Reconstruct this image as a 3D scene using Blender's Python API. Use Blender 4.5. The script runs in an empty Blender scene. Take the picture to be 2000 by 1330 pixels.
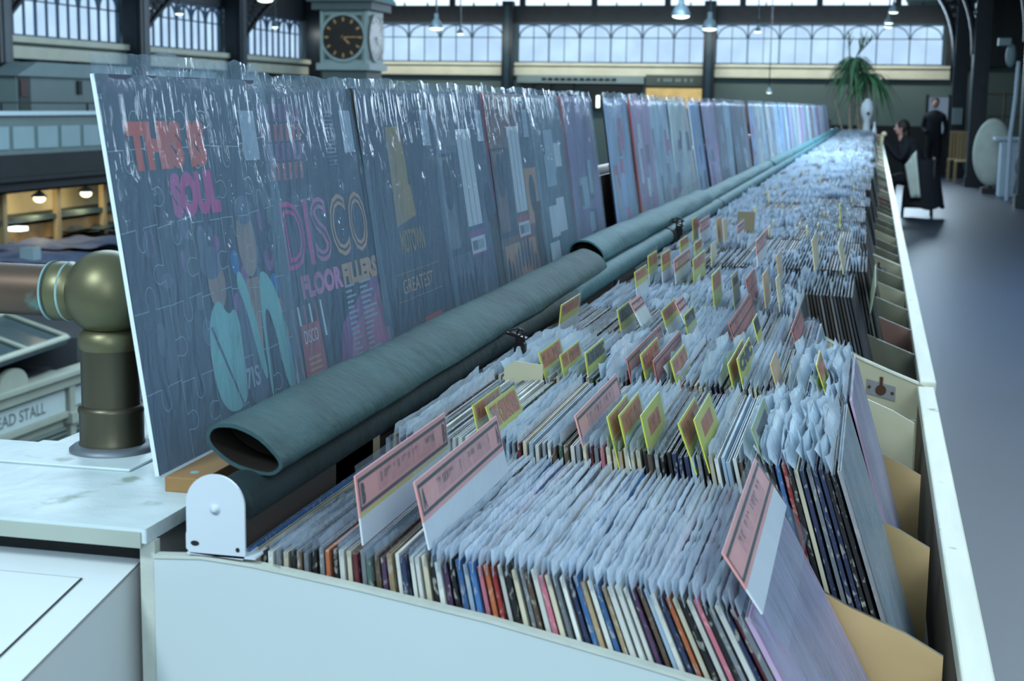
import bpy, bmesh, math, random
from mathutils import Vector, Matrix, noise
random.seed(7)
S = bpy.context.scene
COL = S.collection
R = random.random
U = random.uniform
PI = math.pi

# ---------------------------------------------------------------- camera frame (2000 x 1330)
F = 2917.0
def vnorm(v): return Vector(v).normalized()
_d = vnorm((710.0, -454.0, F))                       # direction of the long bins, in camera axes (x right, y down, z forward)
_h = vnorm((810.0, -454.0 + 1.45, F))
_n = _d.cross(_h).normalized()
if _n.y < 0: _n = -_n
UPc = -_n
Xc = _d.cross(UPc).normalized()
if Xc.x < 0: Xc = -Xc
RM = Matrix((Xc, _d, UPc))                           # world = RM @ camera
CAM = Vector((0, 0, 1.5))
def ray(px, py): return RM @ Vector((px - 1000.0, py - 665.0, F))
def atY(px, py, Y):
    r = ray(px, py); return CAM + r * (Y / r.y)
def atX(px, py, X):
    r = ray(px, py); return CAM + r * (X / r.x)
def atZ(px, py, Z):
    r = ray(px, py); return CAM + r * ((Z - CAM.z) / r.z)
def proj(p):
    c = RM.transposed() @ (Vector(p) - CAM)
    return 1000 + F * c.x / c.z, 665 + F * c.y / c.z

# ---------------------------------------------------------------- colours and materials
def lin(c):
    c = c / 255.0
    return c / 12.92 if c <= 0.04045 else ((c + 0.055) / 1.055) ** 2.4
def rgb(r, g, b, a=1.0): return (lin(r), lin(g), lin(b), a)

def newmat(name):
    m = bpy.data.materials.new(name); m.use_nodes = True
    nt = m.node_tree; nt.nodes.clear()
    out = nt.nodes.new('ShaderNodeOutputMaterial')
    return m, nt, out
def pmat(name, col, rough=0.6, metal=0.0, var=0.12, scale=12.0, bump=0.0, spec=0.4, detail=4.0, spots=None, stretch=None, bscale=None, coat=0.0):
    m, nt, out = newmat(name)
    N, L = nt.nodes, nt.links
    b = N.new('ShaderNodeBsdfPrincipled'); L.new(b.outputs[0], out.inputs[0])
    b.inputs['Roughness'].default_value = rough
    b.inputs['Metallic'].default_value = metal
    b.inputs['Specular IOR Level'].default_value = spec
    b.inputs['Coat Weight'].default_value = coat
    tc = N.new('ShaderNodeTexCoord')
    mp = N.new('ShaderNodeMapping'); L.new(tc.outputs['Object'], mp.inputs[0])
    if stretch: mp.inputs['Scale'].default_value = stretch
    nz = N.new('ShaderNodeTexNoise'); nz.inputs['Scale'].default_value = scale; nz.inputs['Detail'].default_value = detail
    L.new(mp.outputs[0], nz.inputs['Vector'])
    rp = N.new('ShaderNodeValToRGB'); L.new(nz.outputs['Fac'], rp.inputs[0])
    e = rp.color_ramp.elements
    e[0].position = 0.3; e[1].position = 0.7
    e[0].color = tuple(max(0, c * (1 - var)) for c in col[:3]) + (1,)
    e[1].color = tuple(min(1, c * (1 + var)) for c in col[:3]) + (1,)
    src = rp.outputs[0]
    if spots:
        sc, thr, scol = spots
        n2 = N.new('ShaderNodeTexNoise'); n2.inputs['Scale'].default_value = sc; n2.inputs['Detail'].default_value = 6
        L.new(tc.outputs['Object'], n2.inputs['Vector'])
        r2 = N.new('ShaderNodeValToRGB'); L.new(n2.outputs['Fac'], r2.inputs[0])
        r2.color_ramp.elements[0].position = thr; r2.color_ramp.elements[1].position = thr + 0.06
        mx = N.new('ShaderNodeMixRGB'); L.new(r2.outputs[0], mx.inputs[0]); L.new(src, mx.inputs[1]); mx.inputs[2].default_value = scol
        src = mx.outputs[0]
    L.new(src, b.inputs['Base Color'])
    if bump:
        bp = N.new('ShaderNodeBump'); bp.inputs['Strength'].default_value = bump; bp.inputs['Distance'].default_value = 0.004
        n3 = N.new('ShaderNodeTexNoise'); n3.inputs['Scale'].default_value = bscale or scale * 3; n3.inputs['Detail'].default_value = 5
        L.new(mp.outputs[0], n3.inputs['Vector'])
        L.new(n3.outputs['Fac'], bp.inputs['Height']); L.new(bp.outputs[0], b.inputs['Normal'])
    return m
def emat(name, col, strength, var=0.0, scale=1.0):
    m, nt, out = newmat(name)
    N, L = nt.nodes, nt.links
    e = N.new('ShaderNodeEmission'); e.inputs[1].default_value = strength; e.inputs[0].default_value = col
    if var:
        tc = N.new('ShaderNodeTexCoord'); nz = N.new('ShaderNodeTexNoise'); nz.inputs['Scale'].default_value = scale
        L.new(tc.outputs['Object'], nz.inputs['Vector'])
        rp = N.new('ShaderNodeValToRGB'); L.new(nz.outputs['Fac'], rp.inputs[0])
        rp.color_ramp.elements[0].position = 0.3; rp.color_ramp.elements[1].position = 0.7
        rp.color_ramp.elements[0].color = tuple(c * (1 - var) for c in col[:3]) + (1,)
        rp.color_ramp.elements[1].color = tuple(min(1, c * (1 + var * 0.5)) for c in col[:3]) + (1,)
        L.new(rp.outputs[0], e.inputs[0])
    L.new(e.outputs[0], out.inputs[0])
    return m
def plastic(name, tint, fac, rough=0.2, bump=0.35, bscale=40.0, stretch=(1, 1, 1), edge=0.35, spec=0.9):
    """clear polythene: mostly see-through, a milky film, wrinkled glints"""
    m, nt, out = newmat(name)
    N, L = nt.nodes, nt.links
    tr = N.new('ShaderNodeBsdfTransparent'); tr.inputs[0].default_value = (0.96, 0.98, 1, 1)
    b = N.new('ShaderNodeBsdfPrincipled')
    b.inputs['Base Color'].default_value = tint; b.inputs['Roughness'].default_value = rough; b.inputs['Specular IOR Level'].default_value = spec
    tc = N.new('ShaderNodeTexCoord'); mp = N.new('ShaderNodeMapping'); mp.inputs['Scale'].default_value = stretch
    L.new(tc.outputs['Object'], mp.inputs[0])
    nz = N.new('ShaderNodeTexNoise'); nz.inputs['Scale'].default_value = bscale; nz.inputs['Detail'].default_value = 3; nz.inputs['Distortion'].default_value = 0.6
    L.new(mp.outputs[0], nz.inputs['Vector'])
    bp = N.new('ShaderNodeBump'); bp.inputs['Strength'].default_value = bump; bp.inputs['Distance'].default_value = 0.01
    L.new(nz.outputs['Fac'], bp.inputs['Height']); L.new(bp.outputs[0], b.inputs['Normal'])
    lw = N.new('ShaderNodeLayerWeight'); lw.inputs['Blend'].default_value = 0.25
    ma = N.new('ShaderNodeMath'); ma.operation = 'MULTIPLY_ADD'; ma.inputs[1].default_value = edge; ma.inputs[2].default_value = fac
    L.new(lw.outputs['Facing'], ma.inputs[0])
    n2 = N.new('ShaderNodeTexNoise'); n2.inputs['Scale'].default_value = bscale * 0.25; L.new(mp.outputs[0], n2.inputs['Vector'])
    m2 = N.new('ShaderNodeMath'); m2.operation = 'MULTIPLY_ADD'; m2.inputs[1].default_value = 0.24; m2.inputs[2].default_value = -0.12
    L.new(n2.outputs['Fac'], m2.inputs[0])
    m3 = N.new('ShaderNodeMath'); m3.operation = 'ADD'; m3.use_clamp = True
    L.new(ma.outputs[0], m3.inputs[0]); L.new(m2.outputs[0], m3.inputs[1])
    mx = N.new('ShaderNodeMixShader')
    L.new(m3.outputs[0], mx.inputs[0]); L.new(tr.outputs[0], mx.inputs[1]); L.new(b.outputs[0], mx.inputs[2])
    L.new(mx.outputs[0], out.inputs[0])
    return m
def objcol_mat(name, rough=0.55, worn=0.6):
    """printed card: colour comes from the object's own colour, with rubbed edges and print mottling"""
    m, nt, out = newmat(name)
    N, L = nt.nodes, nt.links
    b = N.new('ShaderNodeBsdfPrincipled'); b.inputs['Roughness'].default_value = rough; L.new(b.outputs[0], out.inputs[0])
    oi = N.new('ShaderNodeObjectInfo'); tc = N.new('ShaderNodeTexCoord')
    mp = N.new('ShaderNodeMapping'); L.new(tc.outputs['Object'], mp.inputs[0])
    ad = N.new('ShaderNodeVectorMath'); ad.operation = 'ADD'
    cb = N.new('ShaderNodeCombineXYZ')
    mu = N.new('ShaderNodeMath'); mu.operation = 'MULTIPLY'; mu.inputs[1].default_value = 50
    L.new(oi.outputs['Random'], mu.inputs[0])
    for k in range(3): L.new(mu.outputs[0], cb.inputs[k])
    L.new(mp.outputs[0], ad.inputs[0]); L.new(cb.outputs[0], ad.inputs[1])
    nz = N.new('ShaderNodeTexNoise'); nz.inputs['Scale'].default_value = 260; nz.inputs['Detail'].default_value = 3
    L.new(ad.outputs[0], nz.inputs['Vector'])
    mp.inputs['Scale'].default_value = (1, 1, 0.45)
    rp = N.new('ShaderNodeValToRGB'); L.new(nz.outputs['Fac'], rp.inputs[0])
    rp.color_ramp.elements[0].position = 0.56; rp.color_ramp.elements[1].position = 0.66
    rp.color_ramp.elements[0].color = (0, 0, 0, 1); rp.color_ramp.elements[1].color = (worn, worn, worn, 1)
    mx = N.new('ShaderNodeMixRGB'); L.new(rp.outputs[0], mx.inputs[0]); L.new(oi.outputs['Color'], mx.inputs[1]); mx.inputs[2].default_value = rgb(190, 190, 180)
    n2 = N.new('ShaderNodeTexNoise'); n2.inputs['Scale'].default_value = 14; L.new(ad.outputs[0], n2.inputs['Vector'])
    r2 = N.new('ShaderNodeValToRGB'); L.new(n2.outputs['Fac'], r2.inputs[0])
    r2.color_ramp.elements[0].color = (0.55, 0.55, 0.55, 1); r2.color_ramp.elements[1].color = (1, 1, 1, 1)
    r2.color_ramp.elements[0].position = 0.3; r2.color_ramp.elements[1].position = 0.65
    m2 = N.new('ShaderNodeMixRGB'); m2.blend_type = 'MULTIPLY'; m2.inputs[0].default_value = 1
    L.new(mx.outputs[0], m2.inputs[1]); L.new(r2.outputs[0], m2.inputs[2])
    L.new(m2.outputs[0], b.inputs['Base Color'])
    return m
def vcol_mat(name, rough=0.55):
    m, nt, out = newmat(name)
    N, L = nt.nodes, nt.links
    b = N.new('ShaderNodeBsdfPrincipled'); b.inputs['Roughness'].default_value = rough; L.new(b.outputs[0], out.inputs[0])
    at = N.new('ShaderNodeAttribute'); at.attribute_name = 'Col'
    tc = N.new('ShaderNodeTexCoord'); nz = N.new('ShaderNodeTexNoise'); nz.inputs['Scale'].default_value = 60
    L.new(tc.outputs['Object'], nz.inputs['Vector'])
    rp = N.new('ShaderNodeValToRGB'); L.new(nz.outputs['Fac'], rp.inputs[0])
    rp.color_ramp.elements[0].color = (0.6, 0.6, 0.6, 1); rp.color_ramp.elements[1].color = (1, 1, 1, 1)
    mx = N.new('ShaderNodeMixRGB'); mx.blend_type = 'MULTIPLY'; mx.inputs[0].default_value = 1
    L.new(at.outputs['Color'], mx.inputs[1]); L.new(rp.outputs[0], mx.inputs[2]); L.new(mx.outputs[0], b.inputs['Base Color'])
    return m

M = {}
def mat(key, *a, **k):
    M[key] = pmat(key, *a, **k); return M[key]
mat('white_paint', rgb(214, 224, 228), rough=0.45, var=0.03, scale=5, bump=0.05, spots=(26, 0.78, rgb(150, 152, 140)))
mat('panel_paint', rgb(190, 204, 208), rough=0.5, var=0.025, scale=4, bump=0.04)
mat('edge_paint', rgb(190, 198, 190), rough=0.55, var=0.08, scale=25, bump=0.2, spots=(40, 0.66, rgb(110, 105, 88)))
mat('beige_paint', rgb(196, 202, 203), rough=0.55, var=0.03, scale=5, bump=0.04)
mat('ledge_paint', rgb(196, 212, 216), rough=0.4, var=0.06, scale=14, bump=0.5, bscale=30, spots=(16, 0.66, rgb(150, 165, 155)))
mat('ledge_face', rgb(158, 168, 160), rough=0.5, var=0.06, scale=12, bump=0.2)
mat('dark_gap', rgb(28, 30, 32), rough=0.8)
mat('rail_paint', rgb(208, 212, 198), rough=0.55, var=0.08, scale=30, bump=0.3, stretch=(1, 0.15, 1), spots=(30, 0.68, rgb(140, 130, 105)))
mat('inner_wood', rgb(96, 84, 66), rough=0.7, var=0.2, scale=20, stretch=(1, 0.1, 1))
mat('cream_board', rgb(176, 174, 150), rough=0.6, var=0.06, scale=10, bump=0.1)
mat('ply', rgb(184, 156, 112), rough=0.6, var=0.1, scale=14, stretch=(0.3, 1, 1), bump=0.05)
mat('ply_edge', rgb(110, 104, 92), rough=0.7, var=0.15, scale=60)
mat('olive_board', rgb(112, 114, 98), rough=0.7, var=0.1, scale=10)
mat('rose_board', rgb(134, 104, 96), rough=0.7, var=0.1, scale=10)
mat('pale_edge', rgb(206, 216, 214), rough=0.5, var=0.05)
mat('dark_wood', rgb(52, 44, 40), rough=0.6, var=0.2, scale=20, stretch=(1, 0.1, 1))
mat('batten_wood', rgb(146, 112, 70), rough=0.6, var=0.2, scale=16, stretch=(1, 0.15, 1), bump=0.1)
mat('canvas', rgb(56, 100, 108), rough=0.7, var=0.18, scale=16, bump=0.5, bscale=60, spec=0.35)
mat('canvas_near', rgb(50, 78, 82), rough=0.75, var=0.22, scale=16, bump=0.6, bscale=60, spec=0.3)  # duller copy of the canvas; weaker light on the nearest roll put into the colour
mat('canvas_shaded', rgb(26, 44, 48), rough=0.7, var=0.2, scale=16, bump=0.4, bscale=60)  # darker canvas copy; shade on the near roller put into the colour
mat('canvas_inside', rgb(24, 17, 12), rough=0.9, var=0.2, scale=10)
mat('bracket_white', rgb(196, 208, 218), rough=0.35, var=0.02, scale=8, spots=(30, 0.74, rgb(150, 150, 120)))
mat('brass', rgb(112, 110, 84), rough=0.42, metal=0.8, var=0.14, scale=10, bump=0.08, bscale=26)
mat('old_brass', rgb(84, 80, 66), rough=0.4, metal=0.8, var=0.3, scale=12, stretch=(1, 1, 0.3), bump=0.1)
mat('copper_pipe', rgb(104, 86, 74), rough=0.4, metal=0.75, var=0.3, scale=12, stretch=(0.3, 1, 1), spots=(12, 0.62, rgb(104, 138, 130)))
mat('verdigris', rgb(130, 165, 165), rough=0.7, var=0.25, scale=30)
mat('zinc', rgb(110, 120, 128), rough=0.5, metal=0.5, var=0.15, scale=20)
mat('dark_steel', rgb(44, 42, 42), rough=0.4, metal=0.8, var=0.3, scale=40)
mat('steel', rgb(150, 152, 158), rough=0.35, metal=0.9, var=0.1, scale=40)
mat('lock_plate', rgb(150, 154, 160), rough=0.4, metal=0.6, var=0.1, scale=30)
mat('rust_hole', rgb(70, 46, 30), rough=0.8)
mat('iron', rgb(20, 30, 38), rough=0.5, var=0.25, scale=6)
mat('iron_blue', rgb(30, 58, 72), rough=0.5, var=0.2, scale=5)
mat('bar', rgb(62, 88, 112), rough=0.6, var=0.1)
mat('stone_sill', rgb(206, 208, 190), rough=0.6, var=0.08, scale=3)
mat('wall_grey', rgb(94, 112, 112), rough=0.8, var=0.08, scale=0.8)
mat('wall_pale', rgb(128, 148, 152), rough=0.7, var=0.08, scale=1.5)
mat('wall_dark', rgb(26, 32, 36), rough=0.8, var=0.2, scale=1)
mat('ceiling_dark', rgb(24, 32, 38), rough=0.8, var=0.2, scale=1)
mat('roof_rib', rgb(66, 70, 66), rough=0.8, var=0.15)
mat('balustrade', rgb(138, 164, 170), rough=0.6, var=0.05, scale=3)
mat('balustrade_trim', rgb(98, 118, 118), rough=0.6, var=0.05, scale=3)
mat('white_rail', rgb(190, 214, 222), rough=0.5, var=0.05)
mat('fascia_dark', rgb(22, 28, 32), rough=0.7, var=0.2, scale=2)
mat('shed', rgb(112, 130, 130), rough=0.7, var=0.06, scale=3)
mat('shed_dark', rgb(56, 70, 64), rough=0.7, var=0.1)
mat('notice', rgb(64, 34, 36), rough=0.6)
mat('teal_roof', rgb(60, 140, 146), rough=0.5, var=0.1)
mat('clock_paint', rgb(124, 142, 140), rough=0.6, var=0.06, scale=3)
mat('clock_shaft', rgb(70, 82, 82), rough=0.7, var=0.06, scale=3)
mat('clock_face', rgb(26, 20, 16), rough=0.5, var=0.2, scale=5)
mat('gold', rgb(150, 118, 70), rough=0.5, var=0.2, scale=20)
mat('stall_cream', rgb(126, 132, 120), rough=0.6, var=0.07, scale=4)
mat('stall_sign', rgb(152, 164, 162), rough=0.5, var=0.03)
mat('stall_letter', rgb(74, 84, 82), rough=0.6)
mat('stall_roof', rgb(32, 36, 40), rough=0.8, var=0.3, scale=2)
mat('roof_sheet', rgb(76, 88, 112), rough=0.7, var=0.2, scale=2, bump=0.3)
mat('roof_glass', rgb(44, 60, 64), rough=0.3, var=0.15, scale=2)
mat('shutter', rgb(76, 86, 82), rough=0.6, var=0.1, scale=4)
mat('warm_wall', rgb(170, 156, 120), rough=0.7, var=0.15, scale=1.5)
mat('goods', rgb(150, 110, 60), rough=0.7, var=0.5, scale=3)
mat('floor_slab', rgb(32, 41, 56), rough=0.42, var=0.14, scale=0.9, bump=0.15, bscale=90, spec=0.4)
mat('lower_floor', rgb(40, 46, 50), rough=0.7, var=0.2, scale=0.5)
mat('coat', rgb(14, 17, 26), rough=0.8, var=0.2, scale=8)
mat('skin', rgb(196, 150, 136), rough=0.5, var=0.05)
mat('hair', rgb(34, 26, 24), rough=0.6, var=0.2, scale=40)
mat('cream_cloth', rgb(196, 206, 196), rough=0.8, var=0.08, scale=6)
mat('black_wood', rgb(20, 18, 18), rough=0.5, var=0.2)
mat('tan_wood', rgb(150, 128, 88), rough=0.6, var=0.15, scale=8, stretch=(1, 1, 0.2))
mat('counter_white', rgb(186, 206, 222), rough=0.5, var=0.05)
mat('leaf', rgb(84, 136, 92), rough=0.45, var=0.35, scale=6)
mat('leaf_dark', rgb(40, 70, 52), rough=0.5, var=0.3, scale=6)
mat('trunk', rgb(136, 128, 114), rough=0.8, var=0.2, scale=10, bump=0.3)
mat('pot', rgb(84, 66, 56), rough=0.7, var=0.1)
mat('ornament', rgb(196, 206, 212), rough=0.4, var=0.05)
mat('lamp_metal', rgb(120, 140, 150), rough=0.4, metal=0.4, var=0.1)
mat('card_yellow', rgb(198, 202, 90), rough=0.5, var=0.06, scale=20)
mat('card_rust', rgb(188, 106, 70), rough=0.55, var=0.1, scale=60)
mat('card_orange', rgb(190, 108, 60), rough=0.55, var=0.1, scale=60)
mat('card_pink', rgb(226, 160, 156), rough=0.55, var=0.04, scale=20)
mat('card_pink_print', rgb(204, 148, 148), rough=0.6, var=0.1, scale=90)
mat('card_rose', rgb(190, 110, 104), rough=0.55, var=0.06, scale=20)
mat('card_black', rgb(34, 36, 40), rough=0.5, var=0.1, scale=40)
mat('card_white', rgb(214, 222, 230), rough=0.5, var=0.03)
mat('card_tan', rgb(206, 172, 128), rough=0.6, var=0.08, scale=20)
mat('card_cream', rgb(214, 204, 166), rough=0.6, var=0.08, scale=20)
mat('card_sage', rgb(150, 164, 130), rough=0.6, var=0.08, scale=20)
mat('card_bright', rgb(240, 226, 40), rough=0.5, var=0.04)
mat('box_board', rgb(128, 118, 96), rough=0.7, var=0.1)
mat('sticker', rgb(176, 196, 214), rough=0.5, var=0.1, scale=120)
M['jacket'] = objcol_mat('printed_card')
M['cover'] = objcol_mat('cover_print', rough=0.45, worn=0.0)
M['bulk'] = vcol_mat('bulk_jackets')
M['sleeve'] = plastic('clear_sleeve', rgb(160, 190, 214), 0.30, rough=0.17, bump=0.9, bscale=34, stretch=(1, 1.6, 0.45), edge=0.15, spec=0.6)
M['sleeve_near'] = plastic('clear_sleeve_smooth', rgb(150, 182, 208), 0.32, rough=0.16, bump=0.8, bscale=34, stretch=(1, 1.7, 0.5), edge=0.12, spec=0.55)
M['sleeve_far'] = plastic('sheen_sleeve', rgb(206, 226, 246), 0.32, rough=0.2, bump=0.9, bscale=30, stretch=(1, 1.8, 0.35), edge=0.10, spec=0.6)  # whiter film carries the window sheen of the far sleeves
M['flap'] = plastic('sleeve_edge', rgb(214, 232, 246), 0.74, rough=0.28, bump=0.28, bscale=60)
M['flap_bright'] = plastic('sleeve_edge_bright', rgb(220, 234, 248), 0.88, rough=0.3, bump=0.4, bscale=60)
M['flap_clear'] = plastic('sleeve_edge_clear', rgb(196, 216, 236), 0.34, rough=0.18, bump=0.6, bscale=50)
M['card_sleeve'] = plastic('card_pocket', rgb(176, 196, 212), 0.08, rough=0.15, bump=0.3, bscale=30, edge=0.25)
M['pane'] = emat('frosted_pane', rgb(186, 220, 255), 1.15, var=0.16, scale=1.3)
M['roof_light'] = emat('roof_light', rgb(214, 236, 255), 1.6)
M['lamp_glow'] = emat('lamp_glow', rgb(226, 248, 240), 3.2)
M['warm_glow'] = emat('warm_glow', rgb(255, 240, 190), 4.0)
M['cool_glow'] = emat('cool_glow', rgb(140, 166, 190), 0.45)
M['counter_glow'] = emat('counter_glow', rgb(232, 206, 140), 0.85, var=0.3, scale=2)  # glow that stands for lamplight on the shop counter

# ---------------------------------------------------------------- mesh building
class MB:
    def __init__(self): self.v, self.f, self.m, self.s = [], [], [], []
    def add(self, vs, fs, mi=0, smooth=False):
        b = len(self.v); self.v += [Vector(p) for p in vs]
        for f in fs: self.f.append([b + i for i in f]); self.m.append(mi); self.s.append(smooth)
        return self
    def box(self, x0, x1, y0, y1, z0, z1, mi=0):
        vs = [(x, y, z) for x in (x0, x1) for y in (y0, y1) for z in (z0, z1)]
        return self.add(vs, [(0, 1, 3, 2), (4, 6, 7, 5), (0, 4, 5, 1), (2, 3, 7, 6), (0, 2, 6, 4), (1, 5, 7, 3)], mi)
    def obox(self, o, u, v, w, mi=0):
        """box spanned from corner o by vectors u, v, w"""
        o, u, v, w = Vector(o), Vector(u), Vector(v), Vector(w)
        vs = [o + u * i + v * j + w * k for i in (0, 1) for j in (0, 1) for k in (0, 1)]
        return self.add(vs, [(0, 1, 3, 2), (4, 6, 7, 5), (0, 4, 5, 1), (2, 3, 7, 6), (0, 2, 6, 4), (1, 5, 7, 3)], mi)
    def prism(self, poly, ext, mi=0, smooth=False):
        """poly: list of 3-D points, extruded by vector ext"""
        n = len(poly); e = Vector(ext)
        vs = [Vector(p) for p in poly] + [Vector(p) + e for p in poly]
        fs = [tuple(range(n - 1, -1, -1)), tuple(range(n, 2 * n))]
        self.add(vs, fs, mi)
        self.add(vs, [(i, (i + 1) % n, n + (i + 1) % n, n + i) for i in range(n)], mi, smooth)
        return self
    def cyl(self, p0, p1, r0, r1=None, seg=16, caps=True, mi=0):
        r1 = r0 if r1 is None else r1
        p0, p1 = Vector(p0), Vector(p1); ax = (p1 - p0).normalized()
        a = ax.cross(Vector((0, 0, 1)) if abs(ax.z) < 0.9 else Vector((1, 0, 0))).normalized(); b = ax.cross(a)
        vs = []
        for p, r in ((p0, r0), (p1, r1)):
            vs += [p + (a * math.cos(2 * PI * i / seg) + b * math.sin(2 * PI * i / seg)) * r for i in range(seg)]
        self.add(vs, [(i, (i + 1) % seg, seg + (i + 1) % seg, seg + i) for i in range(seg)], mi, True)
        if caps: self.add(vs, [tuple(range(seg - 1, -1, -1)), tuple(range(seg, 2 * seg))], mi)
        return self
    def lathe(self, c, prof, seg=24, axis='z', mi=0):
        """prof: (radius, height) list around point c"""
        c = Vector(c); vs = []
        for r, h in prof:
            for i in range(seg):
                a = 2 * PI * i / seg
                p = (r * math.cos(a), r * math.sin(a), h) if axis == 'z' else ((h, r * math.cos(a), r * math.sin(a)) if axis == 'x' else (r * math.sin(a), h, r * math.cos(a)))
                vs.append(c + Vector(p))
        n = len(prof)
        fs = [(k * seg + i, k * seg + (i + 1) % seg, (k + 1) * seg + (i + 1) % seg, (k + 1) * seg + i) for k in range(n - 1) for i in range(seg)]
        self.add(vs, fs, mi, True)
        self.add(vs, [tuple(range(seg - 1, -1, -1)), tuple(range((n - 1) * seg, n * seg))], mi)
        return self
    def ball(self, c, rx, ry=None, rz=None, seg=20, rings=12, mi=0):
        ry = ry or rx; rz = rz or rx; c = Vector(c)
        vs = [c + Vector((rx * math.sin(PI * k / rings) * math.cos(2 * PI * i / seg), ry * math.sin(PI * k / rings) * math.sin(2 * PI * i / seg), rz * math.cos(PI * k / rings))) for k in range(rings + 1) for i in range(seg)]
        fs = [(k * seg + i, (k + 1) * seg + i, (k + 1) * seg + (i + 1) % seg, k * seg + (i + 1) % seg) for k in range(rings) for i in range(seg)]
        return self.add(vs, fs, mi, True)
    def tube(self, pts, r, seg=10, mi=0, caps=True):
        pts = [Vector(p) for p in pts]; n = len(pts)
        rs = r if isinstance(r, (list, tuple)) else [r] * n
        vs = []; prev = None
        for i, p in enumerate(pts):
            t = (pts[min(i + 1, n - 1)] - pts[max(i - 1, 0)]).normalized()
            if prev is None: a = t.cross(Vector((0, 0, 1)) if abs(t.z) < 0.9 else Vector((1, 0, 0))).normalized()
            else: a = (prev - t * prev.dot(t)).normalized()
            prev = a; b = t.cross(a)
            vs += [p + (a * math.cos(2 * PI * k / seg) + b * math.sin(2 * PI * k / seg)) * rs[i] for k in range(seg)]
        self.add(vs, [(i * seg + k, i * seg + (k + 1) % seg, (i + 1) * seg + (k + 1) % seg, (i + 1) * seg + k) for i in range(n - 1) for k in range(seg)], mi, True)
        if caps: self.add(vs, [tuple(range(seg - 1, -1, -1)), tuple(range((n - 1) * seg, n * seg))], mi)
        return self
    def quad(self, a, b, c, d, mi=0): return self.add([a, b, c, d], [(0, 1, 2, 3)], mi)
    def grid(self, nu, nv, fn, mi=0, smooth=True):
        vs = [fn(i / nu, j / nv) for i in range(nu + 1) for j in range(nv + 1)]
        return self.add(vs, [(i * (nv + 1) + j, (i + 1) * (nv + 1) + j, (i + 1) * (nv + 1) + j + 1, i * (nv + 1) + j + 1) for i in range(nu) for j in range(nv)], mi, smooth)
    def mesh(self, name, mats, origin=(0, 0, 0)):
        o = Vector(origin)
        me = bpy.data.meshes.new(name)
        me.from_pydata([p - o for p in self.v], [], self.f)
        for k in (mats if isinstance(mats, (list, tuple)) else [mats]): me.materials.append(M[k])
        me.polygons.foreach_set('material_index', self.m)
        me.polygons.foreach_set('use_smooth', self.s)
        me.update()
        return me
def link(name, me, parent=None, loc=None):
    ob = bpy.data.objects.new(name, me); COL.objects.link(ob)
    if parent: ob.parent = parent
    if loc is not None: ob.location = loc
    return ob
def base_of(mb):
    xs = [p.x for p in mb.v]; ys = [p.y for p in mb.v]; zs = [p.z for p in mb.v]
    return Vector(((min(xs) + max(xs)) / 2, (min(ys) + max(ys)) / 2, min(zs)))
def part(name, mb, mats, parent):
    """a mesh in world coordinates under an unrotated parent"""
    o = Vector(); p = parent
    while p: o += p.location; p = p.parent
    return link(name, mb.mesh(name, mats, o), parent)
def tag(o, label=None, cat=None, group=None, kind=None):
    if label: o['label'] = label
    if cat: o['category'] = cat
    if group: o['group'] = group
    if kind: o['kind'] = kind
    return o
def solid(name, mb, mats, label=None, cat=None, group=None, kind=None, bevel=0):
    b = base_of(mb); ob = link(name, mb.mesh(name, mats, b), None, b)
    if bevel:
        m = ob.modifiers.new('bevel', 'BEVEL'); m.width = bevel; m.segments = 2; m.limit_method = 'ANGLE'
    return tag(ob, label, cat, group, kind)
def struct(name, mb, mats, label=None, cat=None): return solid(name, mb, mats, label, cat, None, 'structure')
def empty(name, loc, label=None, cat=None, group=None, kind=None, rot=(0, 0, 0)):
    o = bpy.data.objects.new(name, None); COL.objects.link(o); o.location = loc; o.rotation_euler = rot; o.empty_display_size = 0.05
    return tag(o, label, cat, group, kind)
def text_mesh(body, w, h, bold=0.0, extrude=0.0002, spacing=1.0, flat=0):
    """lettering as a mesh in local y (along) / z (up), facing +x, filling w x h, origin at its lower near corner"""
    cu = bpy.data.curves.new('txt', 'FONT'); cu.body = body; cu.size = 1; cu.offset = bold; cu.extrude = 0; cu.space_character = spacing; cu.resolution_u = 3
    ob = bpy.data.objects.new('txt', cu); COL.objects.link(ob)
    dg = bpy.context.evaluated_depsgraph_get(); dg.update()
    me = bpy.data.meshes.new_from_object(ob.evaluated_get(dg))
    xs = [v.co.x for v in me.vertices]; ys = [v.co.y for v in me.vertices]
    x0, x1, y0, y1 = min(xs), max(xs), min(ys), max(ys)
    mb = MB()
    vs = [(extrude, (v.co.x - x0) / (x1 - x0) * w, (v.co.y - y0) / (y1 - y0) * h) for v in me.vertices]
    mb.add(vs, [tuple(p.vertices) for p in me.polygons])
    bpy.data.objects.remove(ob); bpy.data.curves.remove(cu); bpy.data.meshes.remove(me)
    return mb
def merge(dst, src, off=(0, 0, 0), mi=0):
    o = Vector(off)
    dst.add([p + o for p in src.v], src.f, mi)
ORD = ['first', 'second', 'third', 'fourth', 'fifth', 'sixth', 'seventh', 'eighth', 'ninth', 'tenth', 'eleventh', 'twelfth', 'thirteenth', 'fourteenth', 'fifteenth', 'sixteenth', 'seventeenth', 'eighteenth', 'nineteenth']
TENS = {2: 'twent', 3: 'thirt', 4: 'fort', 5: 'fift', 6: 'sixt', 7: 'sevent', 8: 'eight'}
def ordinal(n):
    if n <= 19: return ORD[n - 1]
    t, u = divmod(n, 10)
    return TENS[t] + 'ieth' if u == 0 else TENS[t] + 'y-' + ORD[u - 1]

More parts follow.
